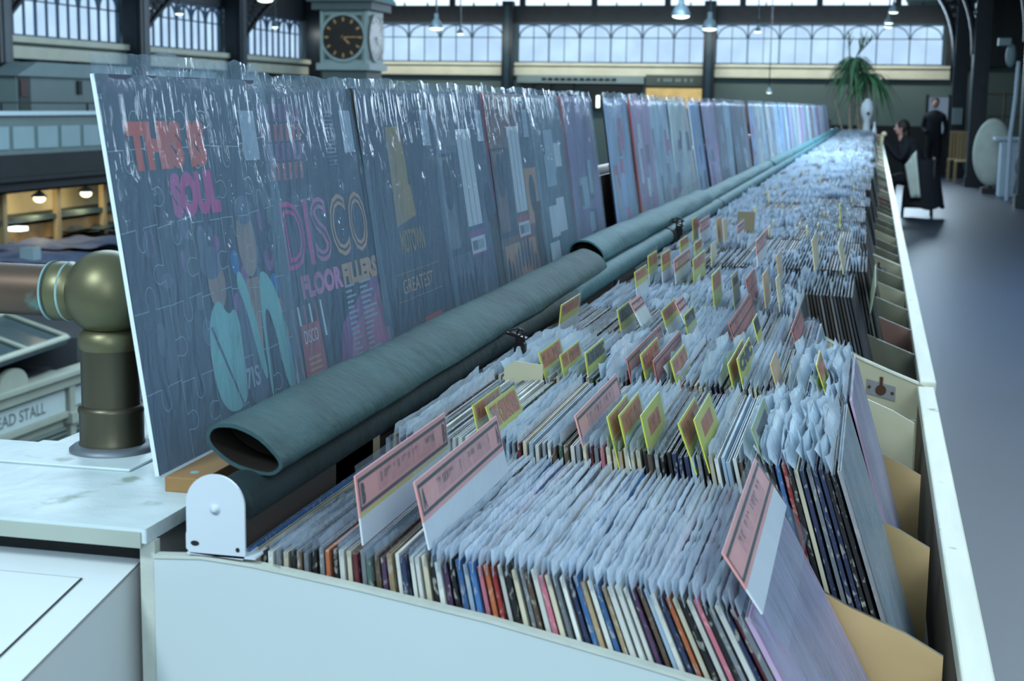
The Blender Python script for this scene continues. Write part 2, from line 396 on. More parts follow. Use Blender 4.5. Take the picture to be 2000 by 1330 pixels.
# ================================================================ SETTING
LW, BW = -13.8, 36.0           # left wall, back wall
def wall_arcade(name, o, along, n, pitch, z0, z1, normal):
    """one bay of arched lights: bars, spandrels and frosted panes"""
    along = Vector(along); normal = Vector(normal); up = Vector((0, 0, 1)); o = Vector(o)
    root = empty(name, o, None, None, None, 'structure')
    W = n * pitch; H = z1 - z0
    zs = z0 + H * 0.62                                # springing bar
    P = lambda s, z, d=0.0: o + along * s + up * (z - o.z) + normal * d
    pm = MB(); pm.quad(P(0, z0), P(W, z0), P(W, z1), P(0, z1)); part('pane', pm, 'pane', root)
    fm = MB()
    def bar(s0, za, s1, zb, w):
        a, b = P(s0, za, 0.03), P(s1, zb, 0.03); t = (b - a).normalized(); q = t.cross(normal).normalized() * w / 2
        fm.obox(a - q, b - a, q * 2, normal * 0.05)
    t = 0.024
    bar(0, z0, W, z0, t * 1.6); bar(0, z1 - 0.03, W, z1 - 0.03, 0.06); bar(0, zs, W, zs, t)
    for i in range(n + 1): bar(i * pitch, z0, i * pitch, z1 - 0.02, t * 1.3)
    for i in range(n): bar((i + 0.5) * pitch, z0, (i + 0.5) * pitch, z1 - 0.05, t * 0.6)
    for i in range(n):                                # round arches
        c = (i + 0.5) * pitch; r = pitch * 0.47; ra = (z1 - 0.07 - zs) if True else r
        for k in range(10):
            a0, a1 = PI * k / 10, PI * (k + 1) / 10
            bar(c - r * math.cos(a0), zs + ra * math.sin(a0), c - r * math.cos(a1), zs + ra * math.sin(a1), t * 1.1)
    part('frame', fm, 'bar', root)
    return root
Z0, Z1 = 2.48, 3.42
wn = 1
for x0, x1, n in ((-13.7, -8.86, 6), (-8.50, -3.96, 6), (-3.72, 1.42, 7)):
    wall_arcade('window_%d' % wn, (x0, BW - 0.02, Z0), (1, 0, 0), n, (x1 - x0) / n, Z0, Z1, (0, -1, 0)); wn += 1
for y0, y1 in ((17.0, 21.1), (21.5, 25.75), (26.15, 30.2), (30.7, 34.9)):
    wall_arcade('window_%d' % wn, (LW + 0.02, y0, Z0), (0, 1, 0), 6, (y1 - y0) / 6, Z0, Z1, (1, 0, 0)); wn += 1
# clerestory over the dark lintel
root = empty('window_%d' % wn, (-6, BW - 0.05, 3.83), kind='structure'); wn += 1
mb = MB(); mb.quad((-12.2, BW - 0.03, 3.83), (0.6, BW - 0.03, 3.83), (0.0, BW - 0.03, 4.9), (-12.2, BW - 0.03, 4.9)); part('pane', mb, 'roof_light', root)
mb = MB()
for i in range(9): mb.box(-12.0 + i * 1.76, -11.86 + i * 1.76, BW - 0.12, BW - 0.03, 3.83, 4.9)
for i in range(27): mb.box(-12.0 + i * 0.587, -11.97 + i * 0.587, BW - 0.08, BW - 0.03, 3.83, 3.9)
part('frame', mb, 'iron', root)
mb = MB()
mb.box(LW - 0.2, 5.2, BW + 0.02, BW + 0.3, -4, 6)
mb.box(LW, 3.2, BW - 0.06, BW + 0.02, 0, 2.16)
struct('wall_back', mb, 'wall_grey')
mb = MB(); mb.box(LW, 3.2, BW - 0.16, BW + 0.02, 3.42, 3.82); mb.box(1.5, 3.2, BW - 0.2, BW, 2.46, 5); struct('trim_1', mb, 'iron')
mb = MB(); mb.box(LW, 1.6, BW - 0.22, BW + 0.02, 2.16, 2.44); mb.box(LW, 1.6, BW - 0.28, BW + 0.02, 2.40, 2.46); struct('trim_2', mb, 'stone_sill')
mb = MB(); mb.box(LW - 0.3, LW, 5, BW, -4, 6); struct('wall_left', mb, 'wall_pale')
mb = MB(); mb.box(LW, LW + 0.16, 5, BW, 3.42, 6); struct('trim_3', mb, 'iron')
mb = MB(); mb.box(LW, LW + 0.3, 5, BW, 2.36, 2.46)
mb.box(LW, LW + 0.24, 5, BW, 2.10, 2.36)
struct('trim_4', mb, 'stone_sill')
mb = MB()
for i in range(20): mb.prism([(LW, 6 + i * 1.5, 2.10), (LW + 0.26, 6 + i * 1.5, 2.10), (LW, 6 + i * 1.5, 1.98)], (0, 0.14, 0))
mb.box(LW + 0.24, LW + 0.245, 5, BW, 2.30, 2.35)
struct('trim_10', mb, 'shed_dark')
mb = MB(); mb.box(3.2, 3.5, 3, BW, 0, 6); struct('wall_right', mb, 'wall_dark')
mb = MB(); mb.box(-0.72, 3.4, -3, BW, -0.25, 0); struct('floor', mb, 'floor_slab')
mb = MB(); mb.box(LW, -0.72, 4, BW, -4.2, -4.0); struct('lower_floor', mb, 'lower_floor')
tag(bpy.data.objects['lower_floor'], kind='structure')
# far gallery: slab, fascia, balustrade
mb = MB(); mb.box(LW, -12.0, 8, BW, 0.11, 0.14); mb.box(-12.25, -12.0, 8, BW, 0.11, 0.66); mb.box(-12.2, -11.9, 8, BW, 0.28, 0.34); struct('trim_5', mb, 'fascia_dark')
root = empty('gallery_balustrade', (-12, 20, 0.66), 'white panelled balustrade along the far gallery', 'balustrade')
mb = MB(); mb.box(-12.06, -12.0, 8, BW, 0.66, 1.22); part('panelling', mb, 'balustrade_trim', root)
mb = MB()
for i in range(34): mb.box(-12.0, -11.98, 8.1 + i * 0.66, 8.64 + i * 0.66, 0.74, 1.06)
part('panel_field', mb, 'balustrade', root)
mb = MB(); mb.box(-12.1, -11.93, 8, BW, 1.22, 1.28); part('top_rail', mb, 'white_rail', root)
mb = MB()
for i in range(10): mb.cyl((-12.02, 9.5 + i * 2.4, 1.28), (-12.02, 9.5 + i * 2.4, 1.4), 0.02, seg=8)
mb.cyl((-12.02, 8, 1.4), (-12.02, BW, 1.4), 0.012, seg=8)
part('guard_rail', mb, 'iron', root)
# dark roof sloping up from the left wall, with ribs
mb = MB(); mb.prism([(LW, 4, 3.9), (LW, BW, 3.9), (-8.9, BW, 5.6), (-8.9, 4, 5.6)], (0, 0, 0.1)); struct('ceiling', mb, 'ceiling_dark')
mb = MB()
for i in range(14): mb.prism([(LW, 12 + i * 1.8, 3.85), (LW, 12.2 + i * 1.8, 3.85), (-8.9, 12.2 + i * 1.8, 5.55), (-8.9, 12 + i * 1.8, 5.55)], (0, 0, 0.04))
struct('trim_6', mb, 'roof_rib')
mb = MB(); mb.box(1.2, 3.2, 20, BW, 4.2, 4.4); struct('trim_7', mb, 'ceiling_dark')

def iron_column(loc, w, h, face, br, label, group=None, z0=0.0, lace=True):
    """riveted iron stanchion with a curved lacework bracket to one side"""
    x, y = loc; t = empty('iron_column', (x, y, z0), label, 'column', group)
    m = MB(); m.box(x - w / 2, x + w / 2, y - w / 2, y + w / 2, z0, h); m.box(x - w * 0.62, x + w * 0.62, y - w * 0.62, y + w * 0.62, z0, z0 + 0.2)
    m.box(x - w * 0.3, x + w * 0.3, y - w * 0.54, y + w * 0.54, z0 + 0.2, h)
    part('shaft', m, 'iron', t)
    m = MB()
    fx, fy = face
    m.obox((x + fx * w * 0.5 - abs(fy) * w * 0.2, y + fy * w * 0.5 - abs(fx) * w * 0.2, z0 + 0.2), (abs(fy) * w * 0.4, abs(fx) * w * 0.4, 0), (fx * 0.015, fy * 0.015, 0), (0, 0, h - z0 - 0.3)); part('face_strip', m, 'iron_blue', t)
    if lace:
        d = Vector((br[0], br[1], 0)); s = Vector((x, y, 0)) + d * w * 0.5
        m = MB(); pts = []
        for k in range(13):
            a = k / 12 * PI / 2
            if br[1]: pts.append(s + d * 2.4 * (k / 12) ** 1.5 + Vector((0, 0, 2.5 + 1.4 * k / 12)))
            else: pts.append(s + d * (1.1 - 1.1 * math.cos(a)) * 0.9 + Vector((0, 0, h - 1.75 + 1.7 * math.sin(a))))
        m.tube(pts, 0.06, 6)
        for k in range(3, 13):
            p = pts[k]; q = s + Vector((0, 0, p.z)); e = s + Vector((0, 0, pts[k - 1].z))
            m.tube([p, q], 0.022, 5); m.tube([p, e], 0.022, 5); m.tube([pts[k - 1], q], 0.022, 5)
        part('bracket', m, 'iron', t)
    return t
for i, Y in enumerate((21.3, 25.95, 30.45, 35.2)):
    iron_column((LW + 0.35, Y), 0.36, 4.2, (1, 0), (0, 1), 'dark iron column with lace bracket on the left wall, %s from the clock end' % ordinal(4 - i), 'iron columns along the left wall', 0.1)
for i, X in enumerate((-8.68, -3.84)):
    iron_column((X, BW - 0.4), 0.26, 3.9, (0, -1), (1, 0), ['plain dark iron column on the end wall nearer the clock tower', 'plain dark iron column on the end wall nearer the plant'][i], 'iron columns on the end wall', 0, False)
for i, (X, Y) in enumerate(((1.78, 34.6), (1.95, 30.8), (2.36, 24.6))):
    iron_column((X, Y), 0.3, 4.3, (-1, 0), (-1, 0), ['farthest', 'middle', 'nearest'][i] + ' of three dark arched iron columns beside the aisle', 'iron columns beside the aisle')

# signs and lit counter under the end wall
def sign_board(px0, py0, px1, py1, mk, label, strip=None):
    a, b = atY(px0, py0, BW - 0.2), atY(px1, py1, BW - 0.2)
    m = MB(); m.box(a.x, b.x, BW - 0.24, BW - 0.1, b.z, a.z)
    o = solid('shop_sign', m, mk, label, 'sign')
    if strip:
        m = MB(); n = 12; w = (b.x - a.x)
        for i in range(n):
            if R() < 0.8: m.box(a.x + w * (0.2 + 0.6 * i / n), a.x + w * (0.2 + 0.6 * (i + 0.7) / n), BW - 0.26, BW - 0.24, b.z + (a.z - b.z) * 0.35, b.z + (a.z - b.z) * 0.65)
        part('lettering', m, strip, o)
    return o
sign_board(1010, 146, 1258, 164, 'wall_pale', 'long pale shop sign with faint dark lettering under the end windows', 'fascia_dark')
sign_board(1262, 146, 1378, 168, 'shutter', 'short grey green shop sign with faint lettering above the lit counter', 'wall_pale')
a, b = atY(1262, 172, BW - 0.2), atY(1378, 196, BW - 0.2)
m = MB(); m.box(a.x, b.x, BW - 0.2, BW - 0.08, b.z - 0.2, a.z); t = struct('window_20', m, 'counter_glow')  # lit shop counter, its lamplight given as emission
m = MB()
for px0, px1 in ((1018, 1040), (1047, 1075), (1083, 1120), (1132, 1252)):
    a, b = atY(px0, 163, BW - 0.2), atY(px1, 215, BW - 0.2); m.box(a.x, b.x, BW - 0.2, BW - 0.08, b.z, a.z)
struct('window_21', m, 'fascia_dark')  # dark panels standing for the shop front
m = MB(); a, b = atY(1030, 185, BW - 0.3), atY(1170, 210, BW - 0.3)
m.box(a.x + 1.7, b.x, BW - 0.32, BW - 0.24, b.z, a.z); solid('wall_lamp', m, 'lamp_glow', 'greenish lit tube behind the gap in the record display', 'lamp')
m = MB(); a, b = atY(1815, 190, BW - 0.3), atY(1845, 330, BW - 0.3)
root = empty('door_1', (a.x, BW - 0.2, 0), kind='structure')
m.box(a.x, b.x, BW - 0.24, BW - 0.1, 0.95, a.z); part('door_glass', m, 'cool_glow', root)
m = MB(); m.box(a.x, b.x, BW - 0.25, BW - 0.1, 0, 0.95); part('door_leaf', m, 'wall_dark', root)
m = MB(); m.box(a.x - 0.06, a.x, BW - 0.27, BW - 0.1, 0, a.z + 0.06); m.box(b.x, b.x + 0.06, BW - 0.27, BW - 0.1, 0, a.z + 0.06); part('door_frame', m, 'iron', root)
m = MB(); m.box(-3.5, 1.2, BW - 0.3, BW - 0.06, 0, 1.1); struct('baseboard_back', m, 'wall_dark')
# small ceiling lamp on the grey end wall
p = atY(1502, 180, 34)

# clock tower
cx0, cx1, cy = -8.33, -7.57, 22.0
t = empty('clock_tower', (-7.95, 22.4, -4), 'pale clock tower with black clock faces and teal roof', 'clock tower')
dy = 0.76
m = MB(); m.box(cx0, cx1, cy, cy + dy, 2.02, 2.86); m.box(cx0 - 0.05, cx1 + 0.05, cy - 0.05, cy + dy + 0.05, 1.96, 2.06)
for q in (cx0 + 0.03, cx1 - 0.03):
    m.cyl((q, cy - 0.01, 2.05), (q, cy - 0.01, 2.84), 0.03, seg=8)
part('clock_housing', m, 'clock_paint', t)
m = MB(); m.box(cx0 + 0.02, cx1 - 0.02, cy + 0.02, cy + dy - 0.02, -4, 1.96); part('shaft', m, 'clock_shaft', t)
m = MB(); m.box(cx0 - 0.1, cx1 + 0.1, cy - 0.1, cy + dy + 0.1, 2.86, 2.98); m.box(cx0 - 0.16, cx1 + 0.16, cy - 0.16, cy + dy + 0.16, 2.98, 3.02); part('cornice', m, 'clock_shaft', t)
m = MB(); c = Vector(((cx0 + cx1) / 2, cy + dy / 2, 3.9))
q = [(cx0 - 0.16, cy - 0.16, 3.02), (cx1 + 0.16, cy - 0.16, 3.02), (cx1 + 0.16, cy + dy + 0.16, 3.02), (cx0 - 0.16, cy + dy + 0.16, 3.02)]
m.add(q + [c], [(0, 1, 4), (1, 2, 4), (2, 3, 4), (3, 0, 4)]); part('roof', m, 'teal_roof', t)
for side in (0, 1):
    c = Vector(((cx0 + cx1) / 2, cy, 2.45)) if side == 0 else Vector((cx1, cy + dy / 2, 2.45))
    ex = Vector((1, 0, 0)) if side == 0 else Vector((0, 1, 0)); nn = Vector((0, -1, 0)) if side == 0 else Vector((1, 0, 0)); ez = Vector((0, 0, 1))
    m = MB(); m.cyl(c, c + nn * 0.02, 0.335, seg=40); dial = part('dial', m, 'clock_face', t)
    m = MB()
    for k in range(40):
        a0, a1 = 2 * PI * k / 40, 2 * PI * (k + 1) / 40
        f = lambda a, r: c + nn * 0.035 + (ex * math.cos(a) + ez * math.sin(a)) * r
        m.quad(f(a0, 0.33), f(a1, 0.33), f(a1, 0.37), f(a0, 0.37))
    for sx in (-1, 1):
        for sz in (-1, 1):
            pc = c + nn * 0.02 + ex * sx * 0.3 + ez * sz * 0.33
            m.add([pc, pc - ex * sx * 0.1, pc - ez * sz * 0.1], [(0, 1, 2)], 1)
    part('bezel', m, ['clock_paint', 'shed_dark'], t)
    m = MB()
    for k in range(12):
        a = 2 * PI * k / 12; d1 = ex * math.cos(a) + ez * math.sin(a); d2 = ex * -math.sin(a) + ez * math.cos(a)
        m.obox(c + nn * 0.022 + d1 * 0.24 - d2 * 0.016, d1 * 0.06, d2 * 0.032, nn * 0.004)
    part('hour_marks', m, 'gold', dial)
    m = MB()
    for a, ln, w in ((0.02, 0.26, 0.02), (-0.75, 0.17, 0.03)):
        d1 = ex * math.cos(a) + ez * math.sin(a); d2 = ex * -math.sin(a) + ez * math.cos(a)
        m.obox(c + nn * 0.03 - d2 * w / 2 - d1 * 0.03, d1 * ln, d2 * w, nn * 0.004)
    part('hands', m, 'gold', dial)

# pendant lamps
def pendant(px, py, Y, rpx, label, shade='lamp_metal', up=0.5):
    p = atY(px, py, Y); r = rpx / F * Y * 1.0
    t = empty('pendant_lamp', p, label, 'lamp', 'pendant lamps')
    m = MB(); m.lathe(p, [(r, 0), (r * 0.98, r * 0.25), (r * 0.7, r * 0.9), (r * 0.32, r * 1.3), (r * 0.3, r * 2.0), (r * 0.1, r * 2.1)], 20); part('shade', m, shade, t)
    m = MB(); m.ball(p + Vector((0, 0, -r * 0.03)), r * 0.93, r * 0.93, r * 0.28, 16, 8); part('bulb', m, 'lamp_glow', t)
    m = MB(); m.cyl(p + Vector((0, 0, r * 2)), (p.x, p.y, 5.0), 0.012, seg=6); part('cord', m, 'iron', t)
for a in ((518, 0, 18, 17, 'bright pendant lamp at the top edge above the clock tower side'), (350, 27, 24, 9, 'small pendant lamp before the second left wall window'),
          (537, 53, 26, 7, 'small dark pendant lamp before the left wall window nearest the clock'), (852, 55, 20, 14, 'grey pendant lamp just right of the clock tower'),
          (899, 66, 27, 7, 'tiny pendant lamp beside the grey one near the clock tower'), (1330, 31, 17, 18, 'largest bright pendant lamp above the middle of the display'),
          (1386, 56, 20, 15, 'bright pendant lamp in front of the end wall column'), (1480, 62, 30, 7, 'tiny pendant lamp in the third end window'),
          (1745, 24, 24, 9, 'upper pendant lamp above the plant'), (1736, 45, 27, 8, 'middle pendant lamp above the plant'), (1735, 53, 31, 7, 'lowest pendant lamp above the plant'),
          (1502, 181, 34, 5, 'tiny pendant lamp against the grey end wall')):
    pendant(*a)

# shed on the far gallery
a, b = atX(30, 140, -12.8), atX(178, 215, -12.8)
t = empty('gallery_kiosk', (-12.8, (a.y + b.y) / 2, 0.1), 'grey green kiosk with sloped roof on the far gallery', 'kiosk')
m = MB(); m.box(-13.2, -12.8, a.y, b.y + 1.2, 0.1, 1.82); part('wall', m, 'shed', t)
m = MB(); m.prism([(-13.22, a.y - 0.1, 1.8), (-13.22, a.y + 0.5, 2.02), (-13.22, b.y + 1.3, 2.02), (-13.22, b.y + 1.3, 1.8)], (0.5, 0, 0)); part('roof', m, 'wall_pale', t)
m = MB(); m.box(-12.81, -12.78, a.y + 0.06, a.y + 0.38, 0.1, 1.78); part('door', m, 'shed_dark', t)
m = MB(); q = atX(45, 172, -12.78); m.box(-12.8, -12.76, q.y - 0.09, q.y + 0.12, q.z - 0.13, q.z + 0.13); part('notice', m, 'notice', t)
m = MB(); q = atX(155, 170, -12.78); m.box(-12.8, -12.76, q.y - 0.06, q.y + 0.06, q.z - 0.12, q.z + 0.1); part('lamp_box', m, 'fascia_dark', t)
m = MB(); m.box(LW, LW + 0.1, 12, 30, 1.84, 2.05)
for i in range(12): m.box(LW + 0.1, LW + 0.12, 12.1 + i * 1.5, 12.16 + i * 1.5, 1.84, 2.05)
struct('trim_8', m, 'balustrade')

# lit stall below the far gallery
XS = -12.4
a, b = atX(20, 380, XS), atX(235, 470, XS)
t = empty('lit_stall', (XS, (a.y + b.y) / 2, -4), 'warmly lit stall front beneath the far gallery', 'stall')
m = MB(); m.box(XS - 0.6, XS - 0.5, a.y - 2, b.y + 2.5, -4, 0.1); part('wall', m, 'warm_wall', t)
m = MB(); q = atX(60, 423, XS); m.box(XS - 0.5, XS + 0.02, a.y - 2, b.y + 2.5, q.z - 0.07, q.z + 0.0); part('shelf_edge', m, 'shed_dark', t)
m = MB(); q = atX(100, 440, XS); m.box(XS - 0.5, XS - 0.1, a.y - 0.4, b.y, q.z - 0.2, q.z + 0.04); part('goods', m, 'goods', t)
m = MB(); q = atX(48, 447, XS + 0.1); m.box(XS - 0.1, XS + 0.1, q.y - 0.12, q.y + 0.1, q.z - 0.03, q.z + 0.03); part('glowing_tray', m, 'lamp_glow', t)  # tray emits its own glow in place of lamplight falling on it
m = MB()
for px in (6, 112, 202):
    q = atX(px, 420, XS); m.box(XS - 0.05, XS + 0.04, q.y - 0.05, q.y + 0.05, -4, 0.1)
part('post', m, 'tan_wood', t)
for i, (px, py) in enumerate(((77, 388), (168, 378))):
    q = atX(px, py, XS + 0.1)
    l = empty('stall_lamp', q, ['left', 'right'][i] + ' of two warm round lamps over the lit stall', 'lamp', 'warm stall lamps')
    m = MB(); m.ball(q, 0.09, 0.09, 0.06, 14, 8); part('bulb', m, 'warm_glow', l)
    m = MB(); m.lathe(q + Vector((0, 0, 0.03)), [(0.13, 0), (0.05, 0.07), (0.01, 0.09)], 14); part('shade', m, 'lamp_metal', l)
    m = MB(); m.cyl(q + Vector((0, 0, 0.1)), (q.x, q.y, 0.2), 0.01, seg=6); part('cord', m, 'iron', l)
    ld = bpy.data.lights.new('stall_light', 'POINT'); ld.energy = 16; ld.color = (1, 0.86, 0.55); ld.shadow_soft_size = 0.05
    lo = bpy.data.objects.new('stall_light', ld); COL.objects.link(lo); lo.location = q + Vector((0.0, 0, -0.14))

# stall roofs in the lower hall (dark clutter, tarpaulin) and the sign stall
def slab(name, pts_px, z, th, mk, label, cat):
    ps = [atZ(px, py, z) for px, py in pts_px]; m = MB(); m.prism(ps, (0, 0, -th)); return solid(name, m, mk, label, cat)
t = empty('stall_roof', (-9, 16, -4), 'dark flat stall roof heaped with blue grey sheeting', 'stall')
m = MB(); ps = [atZ(*q, -0.75) for q in ((-120, 560), (250, 540), (250, 448), (-120, 470))]; m.prism(ps, (0, 0, -3.25)); part('roof', m, 'stall_roof', t)
def drape(px0, px1, py0, py1, z, amp, seed):
    a, b, c, d = atZ(px0, py1, z), atZ(px1, py1 - 6, z), atZ(px1, py0 - 4, z), atZ(px0, py0, z)
    def fn(u, v):
        p = (a * (1 - u) + b * u) * (1 - v) + (d * (1 - u) + c * u) * v
        return p + Vector((0, 0, 0.02 + amp * (0.6 + noise.noise(Vector((u * 5 + seed, v * 6, seed)))) ))
    m = MB(); m.grid(26, 14, fn); return m
part('sheet', drape(-60, 245, 478, 500, -0.75, 0.10, 1.0), 'roof_sheet', t)
part('sheet', drape(-60, 190, 505, 530, -0.75, 0.10, 5.0), 'roof_sheet', t)
part('sheet', drape(20, 240, 446, 464, -0.7, 0.12, 9.0), 'roof_glass', t)
m = MB(); q = atZ(60, 512, -0.7); m.box(q.x - 0.1, q.x + 0.1, q.y - 0.1, q.y + 0.1, -0.75, -0.5); part('crate', m, 'wall_pale', t)

XB = -7.45
fa = lambda px, py: atX(px, py, XB)
t = empty('bread_stall', (XB, 12.3, -4), 'cream painted market stall with lettered fascia and shutters', 'stall')
ya, yb = fa(-60, 800).y, fa(330, 760).y
zt, zb = fa(0, 804).z, fa(0, 850).z
m = MB(); m.box(XB - 0.5, XB - 0.02, ya, yb, -4, zt + 0.1)
ztop = fa(0, 770).z
m.box(XB - 0.1, XB + 0.06, ya, yb, fa(0, 797).z, ztop)
m.box(XB - 0.1, XB + 0.1, ya, yb, ztop - 0.02, ztop + 0.02)
m.box(XB - 0.1, XB + 0.04, ya, yb, fa(0, 862).z, fa(0, 851).z)
part('fascia', m, 'stall_cream', t)
sy = fa(126, 780).y
m = MB(); m.box(XB - 0.03, XB + 0.01, ya, sy, zb, zt); part('sign_board', m, 'stall_sign', t)
m = MB()
y0, y1 = fa(2, 838).y, fa(87, 805).y
Lw = (y1 - y0); hh = (zt - zb) * 0.52
tm = text_mesh('BREAD STALL', Lw * 11 / 8.0, hh, bold=0.012)
merge(m, tm, (XB + 0.012, y1 - Lw * 11 / 8.0, zb + (zt - zb) * 0.24)); part('lettering', m, 'stall_letter', t)
m = MB()
for px in (133, 292):
    m = MB(); yy = fa(px, 780).y; m.box(XB - 0.05, XB + 0.05, yy - 0.05, yy + 0.05, -4, zt + 0.02); m.box(XB - 0.05, XB + 0.08, yy - 0.07, yy + 0.07, zb - 0.12, zb - 0.02)
    part('pilaster', m, 'stall_cream', t)
m = MB(); m.box(XB - 0.03, XB + 0.0, fa(140, 780).y, fa(290, 740).y, zb + 0.02, zt - 0.01); part('side_board', m, 'stall_sign', t)
m = MB()
for i in range(26): m.obox((XB - 0.03, ya, zb - 0.16 - i * 0.045), (0.05, 0, -0.02), (0, yb - ya, 0), (0, 0, 0.012))
part('shutter', m, 'shutter', t)
m = MB(); cy_ = fa(22, 760).y; pts = []
for k in range(13):
    a_ = PI * k / 12; pts.append((XB + 0.03, cy_ - 0.24 * math.cos(a_), ztop + 0.2 * math.sin(a_) ** 0.8))
pts += [(XB + 0.03, cy_ + 0.42, ztop), (XB + 0.03, cy_ - 0.42, ztop)]
m.prism(pts, (-0.05, 0, 0)); part('crest', m, 'stall_cream', t)
m = MB(); m.prism([atZ(*q, ztop - 0.02) for q in ((-80, 775), (330, 640), (330, 560), (-80, 640))], (0, 0, -0.2)); part('roof', m, 'stall_roof', t)
zr = -0.8
t2 = empty('roof_skylight', atZ(40, 660, zr), 'cream framed glass skylight lying on the dark stall roofs', 'skylight')
A_, B_, C_, D_ = atZ(-60, 590, zr), atZ(131, 661, zr), atZ(-30, 716, zr), atZ(-230, 640, zr)
m = MB(); m.prism([A_, B_, C_, D_], (0, 0, -0.05)); part('glass', m, 'roof_glass', t2)
m = MB()
for p, q in ((A_, B_), (B_, C_), (C_, D_), (D_, A_), ((A_ + D_) / 2, (B_ + C_) / 2), (A_ * .6 + B_ * .4, D_ * .6 + C_ * .4)):
    m.tube([p + Vector((0, 0, 0.01)), q + Vector((0, 0, 0.01))], 0.035, 4)
part('frame', m, 'stall_cream', t2)
m = MB(); m.prism([atZ(*q, zr - 0.06) for q in ((-260, 660), (150, 660), (300, 560), (-260, 540))], (0, 0, -3.1)); part('cabin', m, 'stall_roof', t2)

# ================================================================ PARAPET, LEDGE, LID, RAIL
m = MB(); m.box(-3, -0.53, 1.012, 1.19, 0, 1.1715); m.box(-0.71, -0.53, 1.19, 23, 0, 1.1715); struct('wall_parapet', m, 'beige_paint')
root = empty('trim_9', (-0.7, 1.1, 1.157), kind='structure')
m = MB()
prof = [(0.0, 1.157), (0.0, 1.166), (-0.006, 1.168), (-0.006, 1.175), (0.0, 1.178)]
m.prism([(-3, 0.983, 1.1715), (-0.512, 0.983, 1.1715), (-0.512, 23, 1.1715), (-0.725, 23, 1.1715), (-0.725, 1.215, 1.1715), (-3, 1.215, 1.1715)], (0, 0, 0.0113))
ob = part('ledge_top', m, 'ledge_paint', root)
bv = ob.modifiers.new('b', 'BEVEL'); bv.width = 0.002; bv.segments = 3
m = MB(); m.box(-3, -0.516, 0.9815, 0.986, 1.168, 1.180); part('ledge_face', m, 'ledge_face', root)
m = MB(); m.box(-3, -0.5165, 1.0085, 1.012, 1.149, 1.1715); part('shade_strip', m, 'dark_gap', root)  # dark strip painted in for the shade under the ledge
m = MB(); m.box(-0.735, -0.605, 1.135, 1.215, 1.1828, 1.1855); ob = part('plinth', m, 'ledge_paint', root)
bv = ob.modifiers.new('b', 'BEVEL'); bv.width = 0.003; bv.segments = 2
# sloped white lid at the lower left
t = empty('counter_lid_cabinet', (-1.4, 0.7, 0), 'white cabinet with sloped hinged lid below the ledge at lower left', 'cabinet')
def lz(y): return 1.149 - (1.0 - y) * 0.185
ys = [1.011 - 0.03 * i for i in range(24)]
m = MB(); m.prism([(-0.5295, y, lz(y) - 0.004) for y in ys] + [(-0.5295, ys[-1], 0), (-0.5295, ys[0], 0)], (-2.3, 0, 0)); part('carcass', m, 'beige_paint', t)
m = MB()
def lidfn(u, v): 
    y = 1.011 - 0.69 * u; x = -0.5288 - 2.3 * v; return Vector((x, y, lz(y)))
m.grid(24, 2, lidfn); part('lid_surround', m, 'white_paint', t)
m = MB(); yl = atX(160, 1130, -0.585)
m.grid(24, 2, lambda u, v: Vector((-0.5595 - 2.2 * v, 0.9695 - 0.62 * u, lz(0.9695 - 0.62 * u) + 0.0016))); ob = part('lid_panel', m, 'white_paint', t)
m = MB(); m.grid(24, 2, lambda u, v: Vector((-0.5583 - 0.0014 * v, 0.971 - 0.62 * u, lz(0.971 - 0.62 * u) + 0.001)))
m.grid(2, 2, lambda u, v: Vector((-0.5583 - 2.2 * v, 0.971 - 0.0018 * u, lz(0.971) + 0.001)))
part('lid_gap', m, 'dark_gap', t)

# brass handrail: post, ball, collars, pipe leading left
t = empty('brass_handrail', (-0.656, 1.2, 1.1855), 'weathered brass ball jointed handrail standing on the white ledge', 'handrail')
c = Vector((-0.656, 1.2, 0))
m = MB(); m.lathe((c.x, c.y, 1.1855), [(0.038, 0), (0.038, 0.002), (0.034, 0.005), (0.029, 0.006)], 40); part('flange', m, 'zinc', t)
m = MB(); m.lathe((c.x, c.y, 1.189), [(0.0285, 0), (0.0295, 0.003), (0.0285, 0.005), (0.0285, 0.03), (0.0295, 0.033), (0.0292, 0.036), (0.0265, 0.038)], 40); part('lower_collar', m, 'old_brass', t)
m = MB(); m.lathe((c.x, c.y, 1.22), [(0.026, 0), (0.0258, 0.062)], 40); part('post', m, 'old_brass', t)
m = MB(); m.lathe((c.x, c.y, 1.2775), [(0.0262, 0), (0.0275, 0.003), (0.0275, 0.014), (0.022, 0.018)], 40); part('upper_collar', m, 'brass', t)
bc = Vector((c.x, c.y, 1.3275))
m = MB(); m.ball(bc, 0.0385, None, None, 44, 28); part('ball', m, 'brass', t)
m = MB(); m.lathe(bc, [(0.0235, -0.03), (0.0265, -0.036), (0.0268, -0.048), (0.0255, -0.052), (0.024, -0.054)], 36, 'x'); cl = part('side_collar', m, 'brass', t)
m = MB(); m.lathe(bc, [(0.0272, -0.0525), (0.0268, -0.0545), (0.024, -0.0560)], 36, 'x'); m.lathe(bc, [(0.0245, -0.0345), (0.0272, -0.0365), (0.0262, -0.0390)], 36, 'x'); part('verdigris_ring', m, 'verdigris', cl)
m = MB(); m.cyl(bc + Vector((-0.052, 0, 0)), bc + Vector((-1.2, 0, 0.0)), 0.0232, seg=36); part('cross_pipe', m, 'copper_pipe', t)
m = MB(); m.cyl(bc + Vector((0, 0.03, 0)), (bc.x, 21, bc.z), 0.0232, seg=24); part('long_pipe', m, 'copper_pipe', t)

